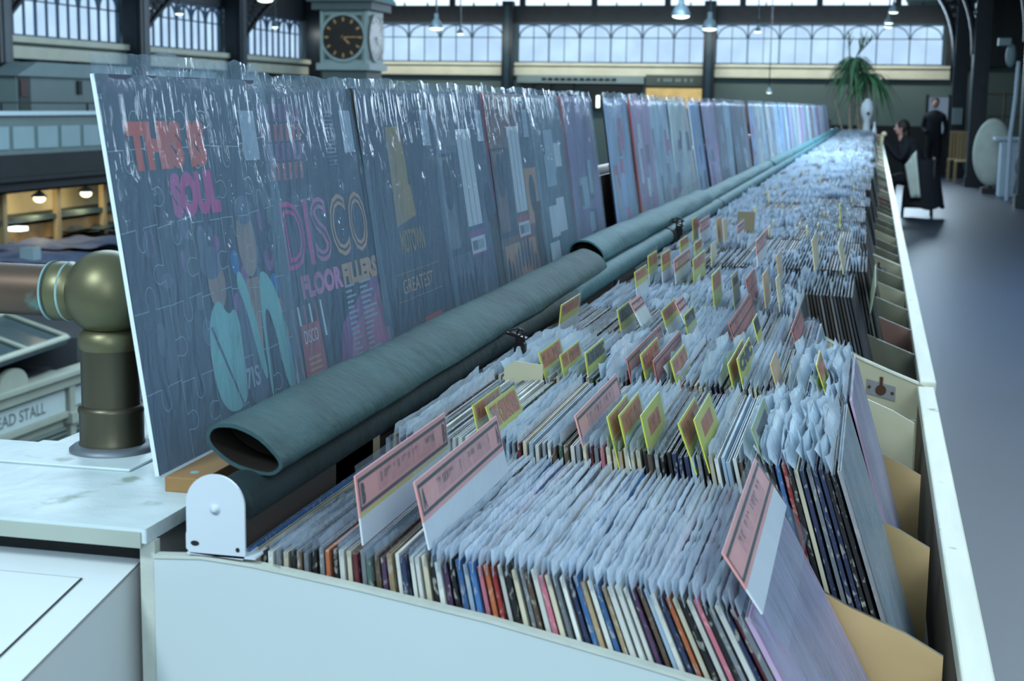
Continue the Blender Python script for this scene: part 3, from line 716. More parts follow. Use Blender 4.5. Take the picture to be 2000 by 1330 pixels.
# ================================================================ RECORD BINS
ROW0, PITCH, NROW = 0.98, 0.34, 62
PROF = [(-0.5085, 1.162), (-0.47, 1.1645), (-0.43, 1.162), (-0.35, 1.152), (-0.25, 1.137), (-0.15, 1.1175), (-0.09, 1.105), (0.0, 1.058), (0.05, 1.038), (0.098, 1.020)]
def rail_shift(s): return 0.0 if s == 0 else 0.004
secs = [(0, 5)]
k = 5
while k < NROW: secs.append((k, min(6, NROW - k))); k += 6
def divider(k, mk_face, mk_edge, parent, x1, zoff=0.0, th=0.005):
    Y = ROW0 + PITCH * k
    pr = [(x, z + zoff) for x, z in PROF if -0.45 < x < x1] + [(x1, PROF[-1][1] + zoff)]
    pts = [(x, Y, z) for x, z in pr] + [(x1, Y, 0.84), (pr[0][0], Y, 0.84)]
    m = MB(); m.prism(pts, (0, th, 0), 0)
    n = len(pts)
    for i, f in enumerate(m.f):                        # top edge faces carry the edge colour
        zs = [m.v[q].z for q in f]
        if min(zs) > 0.95 and len(f) == 4: m.m[i] = 1
    return part('divider', m, [mk_face, mk_edge], parent)
sec_names = ['nearest', 'second nearest', 'third nearest', 'fourth nearest', 'fifth nearest', 'sixth nearest', 'seventh nearest', 'eighth nearest', 'ninth nearest', 'tenth nearest', 'farthest']
for s, (k0, nc) in enumerate(secs):
    y0 = ROW0 + PITCH * k0; y1 = y0 + PITCH * nc - 0.012
    dx = rail_shift(s); zr_ = 1.020 if s == 0 else 1.026
    t = empty('record_bin', (-0.2, (y0 + y1) / 2, 0), ('%s cream painted record bin section of the long row' % sec_names[min(s, 10)]) + (', with white end panel' if s == 0 else ''), 'record bin', 'record bin sections')
    m = MB()
    m.box(0.098 + dx, 0.122 + dx, y0 + 0.018, y1, 0.25, zr_ - 0.006, 0)
    ob = part('front_board', m, 'inner_wood', t)
    m = MB(); m.box(0.096 + dx, 0.1245 + dx, y0, y1, zr_ - 0.022, zr_); ob = part('front_rail', m, 'rail_paint', t)
    bv = ob.modifiers.new('b', 'BEVEL'); bv.width = 0.0025; bv.segments = 2
    m = MB(); m.box(-0.4535, -0.4475, y0 + 0.018, y1, 0.84, 1.186); part('back_board', m, 'dark_wood', t)
    m = MB(); m.box(-0.45, 0.098 + dx, y0 + 0.017, y1, 0.832, 0.84); m.box(-0.43, 0.09 + dx, y0 + 0.02, y1, 0.0, 0.06); m.box(-0.43, 0.09 + dx, y0 + 0.3, y0 + 0.33, 0.06, 0.832); m.box(-0.43, 0.09 + dx, y1 - 0.1, y1 - 0.07, 0.06, 0.832); part('bin_floor', m, 'inner_wood', t)
    if s == 0:
        m = MB(); pts = [(x, 0.988, z - 0.0025) for x, z in PROF] + [(0.1245, 0.988, 1.012), (0.1245, 0.988, 0.0), (-0.5085, 0.988, 0.0)]
        m.prism(pts, (0, 0.008, 0)); part('end_panel', m, 'panel_paint', t)
        m = MB()
        for i in range(len(PROF) - 1):
            (xa, za), (xb, zb_) = PROF[i], PROF[i + 1]
            m.prism([(xa, 0.9868, za - 0.0025), (xb, 0.9868, zb_ - 0.0025), (xb, 0.9868, zb_), (xa, 0.9868, za)], (0, 0.0092, 0))
        part('end_panel_edge', m, 'edge_paint', t)
        m = MB(); m.box(-0.5215, -0.5095, 0.991, 1.0, 0, 1.1712); part('corner_strip', m, 'edge_paint', t)
    else:
        m = MB(); x1 = 0.1
        pts = [(x, y0 - 0.004, z + 0.004) for x, z in PROF if x > -0.45] + [(0.122, y0 - 0.004, 1.012), (0.122, y0 - 0.004, 0.25), (-0.44, y0 - 0.004, 0.25)]
        m.prism(pts, (0, 0.010, 0)); ep = part('end_panel', m, 'cream_board', t)
        m = MB()
        for i in range(len(PROF) - 1):
            (xa, za), (xb, zb_) = PROF[i], PROF[i + 1]
            if xa < -0.45: continue
            m.prism([(xa, y0 - 0.007, za + 0.001), (xb, y0 - 0.007, zb_ + 0.001), (xb, y0 - 0.007, zb_ + 0.005), (xa, y0 - 0.007, za + 0.005)], (0, 0.013, 0))
        for zz in (0.955, 0.895): m.box(-0.44, 0.096, y0 - 0.0048, y0 - 0.0038, zz, zz + 0.003)
        part('panel_trim', m, 'rail_paint', ep)
        m = MB(); c0 = Vector((0.034, y0 - 0.006, 1.008)); ux = Vector((0.05, 0, -0.012)); 
        m.obox(c0 - ux / 2 - Vector((0, 0, 0.013)), ux, (0, 0.003, 0), (0, 0, 0.026)); lp = part('lock_plate', m, 'lock_plate', ep)
        m = MB(); m.cyl(c0 + Vector((0, -0.001, 0)), c0 + Vector((0, 0.001, 0)), 0.0095, seg=20)
        for q in (-0.4, 0.4): m.cyl(c0 + ux * q + Vector((0, -0.001, 0)), c0 + ux * q + Vector((0, 0.001, 0)), 0.003, seg=12)
        m.box(c0.x - 0.0025, c0.x + 0.003, c0.y - 0.0012, c0.y, c0.z + 0.008, c0.z + 0.024)
        part('lock_hole', m, 'rust_hole', lp)
    for j in range(1, nc):
        kk = k0 + j
        if s == 0: mk, me_ = ('ply', 'ply_edge') if j < 4 else ('cream_board', 'pale_edge')
        else: mk, me_ = (random.choice(['olive_board', 'olive_board', 'cream_board', 'rose_board']) if j != 2 or s > 1 else 'rose_board', 'pale_edge')
        divider(kk, mk, me_, t, 0.083 if s == 0 else 0.1, 0.0 if s == 0 else 0.0)

# ---------------------------------------------------------------- records
PAL = {'white': (206, 210, 206), 'cream': (196, 190, 168), 'grey': (122, 130, 138), 'black': (24, 26, 30), 'dark blue': (40, 52, 84), 'bright blue': (62, 106, 160),
       'red': (160, 52, 52), 'maroon': (92, 34, 46), 'orange': (176, 98, 60), 'purple': (78, 54, 88), 'brown': (92, 76, 62), 'pale blue': (150, 174, 196), 'pink': (190, 110, 128), 'green': (54, 82, 66), 'tan': (164, 144, 112)}
HH, LL, TH = 0.315, 0.315, 0.0034
def jacket_mesh(th, open_gap):
    m = MB(); m.box(-th, 0, 0, LL, 0, HH, 0)
    if open_gap: m.box(-th * 0.62, -th * 0.38, 0.002, LL - 0.002, HH - 0.002, HH + 0.0002, 1)
    me = m.mesh('jacket', ['jacket', 'dark_gap']); return me
JM = [jacket_mesh(0.0032, True), jacket_mesh(0.0036, True), jacket_mesh(0.0028, False)]
def flap_mesh(seed, h, amp, mk, drop=0.004, fq=6, taper=0.0, lean=0.0):
    rnd = random.Random(seed); ph = [rnd.uniform(0, 100) for _ in range(4)]
    def fn(u, v):
        y = -0.003 + (LL + 0.006) * u
        top = h * (1 - taper * u) * (0.7 + 0.5 * abs(noise.noise(Vector((y * 9 + ph[0], ph[1], 0)))) + 0.12 * noise.noise(Vector((y * 60, ph[1], 3))))
        z = HH - drop + (drop + top) * v
        x = -0.0014 + lean * v + amp * v * (noise.noise(Vector((y * fq + ph[2], v * 1.3, ph[3]))) * 1.7 + 0.25 * noise.noise(Vector((y * 40, v * 3, ph[0]))))
        return Vector((x, y, z))
    m = MB(); m.grid(30, 3, fn); return m.mesh('plastic_sleeve', [mk])
FW = [flap_mesh(i, 0.0125, 0.0019, 'flap', 0.006) for i in range(8)]
F0 = [flap_mesh(70 + i, 0.0150, 0.0022, 'flap_bright', 0.007, 5, 0.6, 0.0032) for i in range(8)]
FC = [flap_mesh(20 + i, 0.009, 0.003, 'flap_clear') for i in range(6)]
FB = [flap_mesh(40 + i, 0.024, 0.0065, 'flap', 0.006, 13) for i in range(6)]
def face_sleeve(seed, ext=0.001, up=0.014):
    """pocket lying over the whole front, with loose plastic past the far edge and the top"""
    rnd = random.Random(seed); a = rnd.uniform(0, 50)
    def fn(u, v):
        y = -0.003 + (LL + ext + 0.003) * u; z = 0.004 + (HH + up - 0.004) * v
        x = 0.0016 + 0.0012 * noise.noise(Vector((y * 14 + a, z * 5, 0)))
        if y > LL: x -= 0.002
        if z > HH: x += -0.002 + 0.003 * noise.noise(Vector((y * 30, z * 20, a)))
        return Vector((x, y, z))
    m = MB(); m.grid(28, 24, fn); return m.mesh('plastic_sleeve', ['sleeve'])
FS = [face_sleeve(i) for i in range(3)]
ROWNAME = ['nearest', 'second', 'third', 'fourth']
ROWDZ = [-0.007, 0.008, 0.008, 0.004]
rowspec = [  # theta max, bottom x max, floor rise, count
    (29.0, 0.0855, 0.024, 72), (18.5, 0.0865, 0.010, 76), (17.0, 0.083, 0.010, 76), (17.0, 0.028, 0.008, 76)]
def row_pose(u, th, xmax, rise, zb=0.862):
    a = math.radians(th) * (u ** 1.15)
    x = -0.436 + (xmax + 0.436) * u
    return x, zb + rise * u, a
END0 = ['pink', 'black', 'grey', 'white', 'dark blue', 'maroon', 'grey', 'red']
END1 = ['bright blue', 'red', 'black', 'cream', 'dark blue', 'grey', 'dark blue', 'dark blue', 'black', 'black', 'red']
recs = []
def clumpy(i, n): return int((0.5 + 0.5 * math.sin(i * 0.55 + 2 * math.sin(i * 0.21))) * n * 0.999)
for k, (th, xm, rise, n) in enumerate(rowspec):
    Yr = ROW0 + PITCH * k + (0.012 if k else 0.0205)
    for i in range(n):
        u = i / (n - 1); x, z, a = row_pose(u, th, xm, rise)
        if k < 2: cn = random.choices(list(PAL), weights=[24, 15, 14, 13, 6, 3, 2, 3, 1.5, 4, 5, 9, 2, 2, 4])[0]
        elif k == 2: cn = random.choices(list(PAL), weights=[10, 10, 12, 16, 6, 2, 3, 4, 1, 4, 9, 5, 2, 3, 6])[0]
        else: cn = random.choices(list(PAL), weights=[2, 2, 8, 26, 6, 0, 1, 5, 0, 3, 16, 2, 0, 3, 3])[0]
        if k == 0 and i >= n - len(END0): cn = END0[i - n + len(END0)]
        if k == 1 and i >= n - len(END1): cn = END1[i - n + len(END1)]
        me = JM[1] if (k == 1 and u > 0.84) else random.choice(JM)
        ob = link('vinyl_record', me)
        ob.location = (x, Yr + U(-0.002, 0.002), z + ROWDZ[k] + U(-0.004, 0.001)); ob.rotation_euler = (0, -a + U(-0.001, 0.001), 0)
        c = PAL[cn]; j = U(0.85, 1.12); ob.color = (min(1, lin(c[0]) * j), min(1, lin(c[1]) * j), min(1, lin(c[2]) * j), 1)
        last = i == n - 1
        if last: ob.color = [rgb(206, 176, 214), rgb(150, 152, 158), rgb(196, 170, 200), rgb(150, 156, 170)][k]
        tag(ob, ('%s edged record in a sleeve, %s from the roller in the %s row' % (cn if not last else ['lilac', 'grey', 'mauve', 'grey'][k], ordinal(i + 1), ROWNAME[k])), 'record', 'records in the %s row' % ROWNAME[k])
        # sleeve
        if last: sm = FS[k % 3]
        elif k == 0: sm = (random.choice(FC) if R() < 0.6 else None) if u < 0.34 else random.choice(F0)
        elif k == 1: sm = random.choice(FB) if u > 0.8 else ([random.choice(FW), random.choice(FC), None] if u > 0.4 else [random.choice(FW), None, None])[clumpy(i + 3, 3)]
        elif k == 2: sm = random.choice(FB) if u > 0.9 else [random.choice(FW), random.choice(FB), None, random.choice(FC), random.choice(FW)][clumpy(i + 50, 5)]
        else: sm = [random.choice(FW), random.choice(FW), None, random.choice(FC)][clumpy(i + 90, 4)] if u > 0.4 else (None if R() < 0.7 else random.choice(FC))
        if sm: s_ = link('plastic_sleeve', sm, ob)
        recs.append(ob)

# everything beyond the fourth row: one mass
vs, fs, cols, mis = [], [], [], []
rnd = random.Random(11)
def wave(y, s): return noise.noise(Vector((y * 11, s * 7.3, 0)))
dark = [(22, 24, 28), (34, 32, 32), (40, 44, 54), (58, 52, 48), (70, 76, 84), (110, 112, 112), (150, 156, 160)]
for k in range(4, NROW):
    Yr = ROW0 + PITCH * k + 0.014; n = 68 if k < 14 else (46 if k < 30 else 30)
    thm = rnd.uniform(11, 17); xm = rnd.uniform(0.055, 0.084) if k > 4 else -0.03
    dzk = -0.006 if k == 4 else (-0.008 if k == 5 else 0.0)
    blk = 1.0
    tone = 0.3 if 28 < k < 34 else 1.0
    clump = [rnd.random() for _ in range(12)]
    for i in range(n):
        u = i / (n - 1); x, z, a = row_pose(u, thm, xm, 0.010); z += dzk
        ca, sa = math.cos(a), math.sin(a); t_ = 0.0036 * 68 / n
        base = len(vs)
        for px_, py_, pz_ in [(p, q, r) for p in (-t_, 0) for q in (0, LL) for r in (0, HH)]:
            vs.append((x + px_ * ca - pz_ * sa, Yr + py_ + 0.0, z + px_ * sa + pz_ * ca))
        c = rnd.choices(dark, weights=[8, 6, 5, 5, 3, 2, 1] if k < 7 else ([4, 3, 3, 3, 4, 4, 4] if not 28 < k < 34 else [4, 4, 4, 4, 3, 1, 1]))[0]
        for f in ((0, 1, 3, 2), (4, 6, 7, 5), (0, 4, 5, 1), (2, 3, 7, 6), (0, 2, 6, 4), (1, 5, 7, 3)):
            fs.append([base + q for q in f]); cols.append(rgb(*c)); mis.append(0)
        cl = clump[int(u * 11.99)]
        if cl < (0.86 if k > 6 else (0.6 if u < 0.45 else 0.8)) or rnd.random() < 0.4:
            h = (0.011 if cl > 0.25 else 0.019) * (1.6 if k > 12 else 1.15); nn_ = 10 if k < 14 else 5
            base = len(vs)
            for q in range(nn_ + 1):
                y = -0.003 + (LL + 0.006) * q / nn_; w = wave(y + k, i + k * 70)
                for v in (0, 1):
                    pz_ = HH - 0.005 + (h * (0.7 + 0.9 * abs(w)) + 0.005) * v; px_ = -0.0015 + (0.006 * w + 0.0035) * v
                    vs.append((x + px_ * ca - pz_ * sa, Yr + y, z + px_ * sa + pz_ * ca))
            for q in range(nn_):
                fs.append([base + 2 * q, base + 2 * q + 2, base + 2 * q + 3, base + 2 * q + 1]); cols.append((1, 1, 1, 1)); mis.append(1 if tone == 1.0 or rnd.random() < 0.5 else 2)
me = bpy.data.meshes.new('record_mass'); org = Vector((-0.2, 3, 0.86))
me.from_pydata([Vector(p) - org for p in vs], [], fs)
for kx in ('bulk', 'flap_bright', 'flap_clear'): me.materials.append(M[kx])
me.polygons.foreach_set('material_index', mis)
ca_ = me.color_attributes.new('Col', 'FLOAT_COLOR', 'CORNER'); flat = []
for p, c in zip(me.polygons, cols):
    for _ in range(p.loop_total): flat += c
ca_.data.foreach_set('color', flat); me.update()
tag(link('record_mass', me, None, org), 'long run of packed sleeved records filling the bins beyond the fourth row', 'records', None, 'stuff')

# ---------------------------------------------------------------- divider cards
def bars(m, y0, y1, z0, z1, mi, seed, x=0.0011, words=2):
    """a block of tall tight capitals"""
    rn = random.Random(seed); y = y0; n = 0; gaps = sorted(rn.uniform(y0 + (y1 - y0) * 0.2, y1 - (y1 - y0) * 0.2) for _ in range(words - 1))
    while y < y1 - 0.001:
        w = min(rn.uniform(0.0034, 0.0054), y1 - y)
        if gaps and y > gaps[0]: gaps.pop(0); y += 0.0024; continue
        c = rn.random()
        if c < 0.5: m.box(x - 0.0003, x, y, y + w * 0.42, z0, z1, mi); m.box(x - 0.0003, x, y + w * 0.55, y + w, z0, z1, mi); m.box(x - 0.0003, x, y, y + w, z0 + (z1 - z0) * rn.uniform(0.3, 0.7), z0 + (z1 - z0) * 0.8, mi)
        else: m.box(x - 0.0003, x, y, y + w, z0, z1, mi)
        y += w + 0.0009
CARDN = {}
def card(k, tl, bl, trx, style, text=None, x_off=0.0, Y=None):
    Y = (ROW0 + PITCH * k + 0.012) if Y is None else Y
    a, b = atY(tl[0], tl[1], Y), atY(bl[0], bl[1], Y)
    w = 0.02
    while proj((a.x, Y + w, a.z))[0] < trx and w < 0.4: w += 0.002
    w = max(w, 0.022)
    dz = a.z - b.z; dx_ = b.x - a.x; h = math.hypot(dz, dx_); th = math.atan2(dx_, dz)
    row = ['nearest', 'second', 'third', 'fourth', 'fifth', 'sixth', 'seventh', 'eighth', 'ninth', 'tenth'][k]
    cname = {'yo': 'yellow divider card with rust lettering', 'oo': 'orange divider card', 'yb': 'yellow divider card with black lettering', 'yf': 'yellow framed divider card with rust block', 'p': 'pink divider card with black border', 'pw': 'pink divider card above a white strip', 'pd': 'dusky rose divider card with black border', 't': 'tan divider card', 'sg': 'sage green divider card', 'cr': 'cream divider card'}[style]
    CARDN.setdefault(k, []).append((a.x, cname, row))
    t = empty('divider_card', b, None, 'divider card', 'divider cards in the %s row' % row, rot=(0, -th, 0))
    CARDN[k][-1] = (a.x, cname, row, t)
    m = MB()
    m.grid(8, 6, lambda u, v: Vector((0.0022 + 0.0008 * noise.noise(Vector((u * 4 + k, v * 4, tl[0] * 0.01))), -0.003 + (w + 0.006) * u, -0.05 + (h + 0.058) * v)))
    link('plastic_sleeve', m.mesh('plastic_sleeve', ['card_sleeve']), t)
    m = MB(); mats = ['card_yellow', 'card_rust', 'card_white', 'card_black', 'card_pink', 'card_pink_print', 'card_orange', 'card_tan', 'card_sage', 'card_rose', 'card_cream']
    bi = {'yo': 0, 'oo': 0, 'yb': 0, 'yf': 0, 'p': 4, 'pw': 4, 'pd': 9, 't': 7, 'sg': 8, 'cr': 10}[style]
    m.box(-0.0006, 0.0006, 0, w, -0.02, 0.0, 2 if style in ('yo', 'yb', 'pw', 'p') else bi)
    m.box(-0.0006, 0.0006, 0, w, 0.0, h, bi)
    if style in ('pw',): m.box(0.0005, 0.0008, 0, w, 0.0, 0.0025, 0)
    link('card', m.mesh('card', mats), t)
    m = MB()
    if style in ('p', 'pw', 'pd'):
        e = 0.0035; q = 0.0026; zl = h * 0.13
        for y0, y1, z0, z1 in ((e, w - e, zl, zl + q), (e, w - e, h - e - q, h - e), (e, e + q * 0.6, zl, h - e), (w - e - q * 0.6, w - e, zl, h - e)): m.box(0.0006, 0.001, y0, y1, z0, z1, 3)
        if text and w > 0.05:
            hh_ = (h - zl - e) * 0.66; ww = 0.0072
            for yy in (e + 0.0045, w - e - 0.0045 - ww): merge(m, text_mesh(text, ww, hh_, bold=0.05), (0.0011, yy, zl + (h - zl - e) * 0.17), 3)
        if w > 0.05: bars(m, w * 0.2, w * 0.84, zl + (h - zl) * 0.2, h * 0.8, 5 if style != 'pd' else 9, tl[0], 0.0009, 3)
    elif style in ('yo', 'oo', 'yb'):
        z0 = h * 0.36 if style != 'oo' else h * 0.2; mi = 1 if style == 'yo' else (3 if style == 'yb' else 6)
        if text: merge(m, text_mesh(text, w * 0.88, h * 0.93 - z0, bold=0.08), (0.0011, w * 0.06, z0), mi)
        else: bars(m, w * 0.06, w * 0.94, z0, h * 0.93, mi, tl[0] + tl[1], 0.0009, random.choice((2, 3)))
    elif style == 'yf': bars(m, w * 0.22, w * 0.78, h * 0.26, h * 0.74, 1, tl[0], 0.0009, 2)
    elif style == 'sg': bars(m, w * 0.15, w * 0.85, h * 0.4, h * 0.8, 3, tl[0], 0.0009, 2)
    if m.v: link('lettering', m.mesh('lettering', mats), t)
    return t
C = card
# nearest row
C(0, (692, 930), (702, 1013), 868, 'pw', 'B'); C(0, (808, 942), (826, 1022), 968, 'p', 'A'); C(0, (1410, 1080), (1457, 1152), 1474, 'p')
# second row
C(1, (922, 792), (932, 840), 975, 'oo'); C(1, (948, 795), (973, 866), 1003, 'yo', 'THE CRUSADERS'); C(1, (1122, 812), (1138, 872), 1202, 'p')
C(1, (1185, 815), (1201, 880), 1224, 'oo'); C(1, (1208, 812), (1223, 876), 1246, 'yo'); C(1, (1251, 812), (1266, 882), 1287, 'yf')
C(1, (1324, 828), (1346, 888), 1356, 'oo'); C(1, (1355, 820), (1374, 884), 1385, 'yf'); C(1, (1467, 838), (1493, 910), 1491, 'sg')
# third row
C(2, (1051, 690), (1065, 740), 1092, 'yo'); C(2, (1093, 694), (1101, 736), 1130, 'yo'); C(2, (1142, 690), (1148, 734), 1178, 'yb', 'FUNKADELIC')
C(2, (1223, 700), (1232, 746), 1289, 'pd'); C(2, (1250, 693), (1262, 746), 1283, 'yo'); C(2, (1275, 705), (1285, 756), 1327, 'pd'); C(2, (1309, 705), (1324, 760), 1336, 'yo')
C(2, (1421, 712), (1432, 760), 1450, 'oo'); C(2, (1439, 702), (1450, 752), 1463, 'yb', 'CHIC'); C(2, (1504, 712), (1518, 764), 1515, 't'); C(2, (1594, 714), (1611, 766), 1601, 'yo')
# fourth row
C(3, (1096, 596), (1092, 634), 1133, 'yo'); C(3, (1205, 606), (1213, 648), 1233, 'yb', 'ISLEY BROTHERS'); C(3, (1229, 590), (1240, 612), 1249, 'p'); C(3, (1291, 608), (1301, 640), 1317, 'yo')
C(3, (1318, 590), (1328, 612), 1332, 'p'); C(3, (1335, 617), (1343, 654), 1353, 'yb'); C(3, (1422, 632), (1433, 662), 1462, 'pd'); C(3, (1470, 626), (1481, 670), 1478, 'yb'); C(3, (1545, 642), (1558, 686), 1561, 'pd')
# fifth and sixth rows
C(4, (1239, 532), (1242, 562), 1262, 'yo'); C(4, (1390, 538), (1393, 578), 1406, 'oo'); C(4, (1428, 540), (1432, 578), 1440, 'sg'); C(4, (1456, 545), (1462, 578), 1473, 'pd'); C(4, (1489, 538), (1493, 578), 1499, 't'); C(4, (1515, 545), (1520, 585), 1521, 'cr')
C(5, (1265, 500), (1267, 536), 1282, 'yo'); C(5, (1291, 497), (1293, 532), 1308, 'yo'); C(5, (1316, 507), (1318, 534), 1346, 'p'); C(5, (1353, 507), (1354, 536), 1376, 'oo'); C(5, (1476, 470), (1478, 500), 1494, 'p'); C(5, (1516, 500), (1519, 530), 1524, 't'); C(5, (1585, 470), (1589, 508), 1594, 'cr'); C(5, (1637, 480), (1643, 515), 1643, 'cr')
C(5, (1710, 560), (1704, 590), 1727, 'sg')
C(6, (1327, 470), (1328, 492), 1344, 'yo'); C(6, (1356, 475), (1357, 495), 1370, 'oo'); C(6, (1388, 478), (1389, 504), 1398, 'cr')
C(7, (1366, 432), (1367, 457), 1385, 'p'); C(7, (1352, 428), (1353, 456), 1362, 'oo'); C(7, (1398, 430), (1401, 460), 1408, 't'); C(7, (1411, 430), (1413, 456), 1418, 'cr'); C(7, (1440, 440), (1441, 458), 1452, 'p')
for k, lst in CARDN.items():
    for i, (x, cn, row, t) in enumerate(sorted(lst, key=lambda q: q[0])):
        t['label'] = '%s, %s card from the roller in the %s row' % (cn, ordinal(i + 1), row)
rnd = random.Random(5)
FARC = {}
def small_card(k, x, w, h, mk, lean=0.15, z=1.165, label=None):
    Y = ROW0 + PITCH * k + 0.02
    m = MB(); m.box(-0.0008, 0.0008, 0, w, -0.03, h)
    ob = link('divider_card', m.mesh('divider_card', [mk]), None, (x, Y, z)); ob.rotation_euler = (0, -lean, 0)
    return tag(ob, label or {'card_tan': 'small tan', 'card_cream': 'small cream', 'card_pink': 'small pink', 'card_yellow': 'small yellow'}[mk] + ' divider card sticking up among the distant packed records', 'divider card', 'small divider cards among the distant records')
for k in range(8, 46):
    for _ in range(4 if k < 20 else 2):
        x = rnd.uniform(-0.42, -0.05) if rnd.random() < 0.7 else rnd.uniform(-0.42, 0.02)
        small_card(k, x, rnd.uniform(0.05, 0.11), rnd.uniform(0.022, 0.045), rnd.choice(['card_tan', 'card_cream', 'card_cream', 'card_cream', 'card_pink', 'card_cream']), rnd.uniform(-0.02, 0.2))
p = atY(1640, 425, ROW0 + PITCH * 9 + 0.02)
small_card(9, p.x, 0.06, 0.035, 'card_bright', 0.05, p.z, 'bright yellow tag standing up among the pale sleeves midway along the bins')
p = atY(1440, 432, ROW0 + PITCH * 8)
m = MB(); m.box(p.x, p.x + 0.042, p.y, p.y + 0.004, p.z - 0.03, p.z + 0.024); solid('board_tab', m, 'box_board', 'flat brown board standing crosswise between pink cards and sleeves', 'board')

# ================================================================ DISPLAY ROW
m = MB(); m.box(-0.548, -0.515, 1.086, 21.5, 1.1828, 1.1955); ob = solid('display_batten', m, 'batten_wood', 'brown wooden batten under the standing display records', 'batten', bevel=0.001)
m = MB(); m.ball((-0.53, 1.105, 1.1955), 0.0045, 0.0035, 0.001, 12, 6); part('staple', m, 'verdigris', ob)
m = MB(); m.box(-0.604, -0.596, 1.18, 21.5, 1.1828, 1.34); solid('display_backrail', m, 'dark_wood', 'dark board behind the standing display records', 'board')
LEAN = math.atan2(0.048, 0.322)
def dface(poly, x, mi, m): m.add([(x, y, z) for y, z in poly], [tuple(range(len(poly)))], mi)
def rect(m, y0, y1, z0, z1, mi, x=0.0006): m.add([(x, y0, z0), (x, y1, z0), (x, y1, z1), (x, y0, z1)], [(0, 1, 2, 3)], mi)
def art(name, col, **k): M[name] = pmat(name, col, rough=0.5, **k); return name
A_MATS = [art('ink_navy', rgb(50, 66, 92), var=0.1, scale=8), art('ink_teal', rgb(128, 196, 200), var=0.12, scale=10), art('ink_orange', rgb(222, 88, 44), var=0.06), art('ink_magenta', rgb(206, 60, 150), var=0.06), art('ink_line', rgb(160, 186, 206), var=0.05),
          art('ink_slate', rgb(86, 104, 132), var=0.25, scale=14), art('ink_skin', rgb(158, 140, 132), var=0.25, scale=16), art('ink_blue', rgb(40, 116, 180), var=0.1), art('ink_gold', rgb(166, 140, 74), var=0.12, scale=20), art('ink_tan', rgb(198, 160, 130), var=0.1),
          art('ink_rose', rgb(176, 92, 104), var=0.15), art('ink_violet', rgb(136, 88, 148), var=0.2, scale=8), art('ink_white', rgb(212, 226, 238), var=0.04), art('ink_red', rgb(196, 56, 66), var=0.05), art('ink_brown', rgb(58, 50, 34), var=0.15), art('ink_grey', rgb(112, 124, 140), var=0.3, scale=26), art('ink_pink', rgb(196, 124, 170), var=0.45, scale=9), art('ink_warm', rgb(128, 104, 100), var=0.35, scale=26)]
IX = {n: i for i, n in enumerate(A_MATS)}
def txt(m, s, y, z, w, h, ink, bold=0.0, x=0.0009): merge(m, text_mesh(s, w, h, bold=bold), (x, y, z), IX[ink])
def blob(m, cy, cz, ry, rz, ink, x=0.0007, n=20): dface([(cy + ry * math.cos(2 * PI * i / n), cz + rz * math.sin(2 * PI * i / n)) for i in range(n)], x, IX[ink], m)
def line(m, pts, w, ink, x=0.001):
    for (y0, z0), (y1, z1) in zip(pts[:-1], pts[1:]):
        d = Vector((y1 - y0, z1 - z0)); 
        if d.length < 1e-6: continue
        nrm = Vector((-d.y, d.x)).normalized() * w / 2
        dface([(y0 - nrm.x, z0 - nrm.y), (y1 - nrm.x, z1 - nrm.y), (y1 + nrm.x, z1 + nrm.y), (y0 + nrm.x, z0 + nrm.y)], x, IX[ink], m)
def jig(y0, z0, y1, z1, s):
    """one jigsaw edge with a round tab"""
    a, b = Vector((y0, z0)), Vector((y1, z1)); d = b - a; n = Vector((-d.y, d.x)) * s; pts = [a, a + d * 0.4]
    for k in range(9):
        an = PI * 1.15 - k / 8 * PI * 1.3
        pts.append(a + d * 0.5 + d * 0.13 * math.cos(an) + n * (0.16 + 0.15 * math.sin(an)))
    return [tuple(p) for p in pts + [a + d * 0.6, b]]
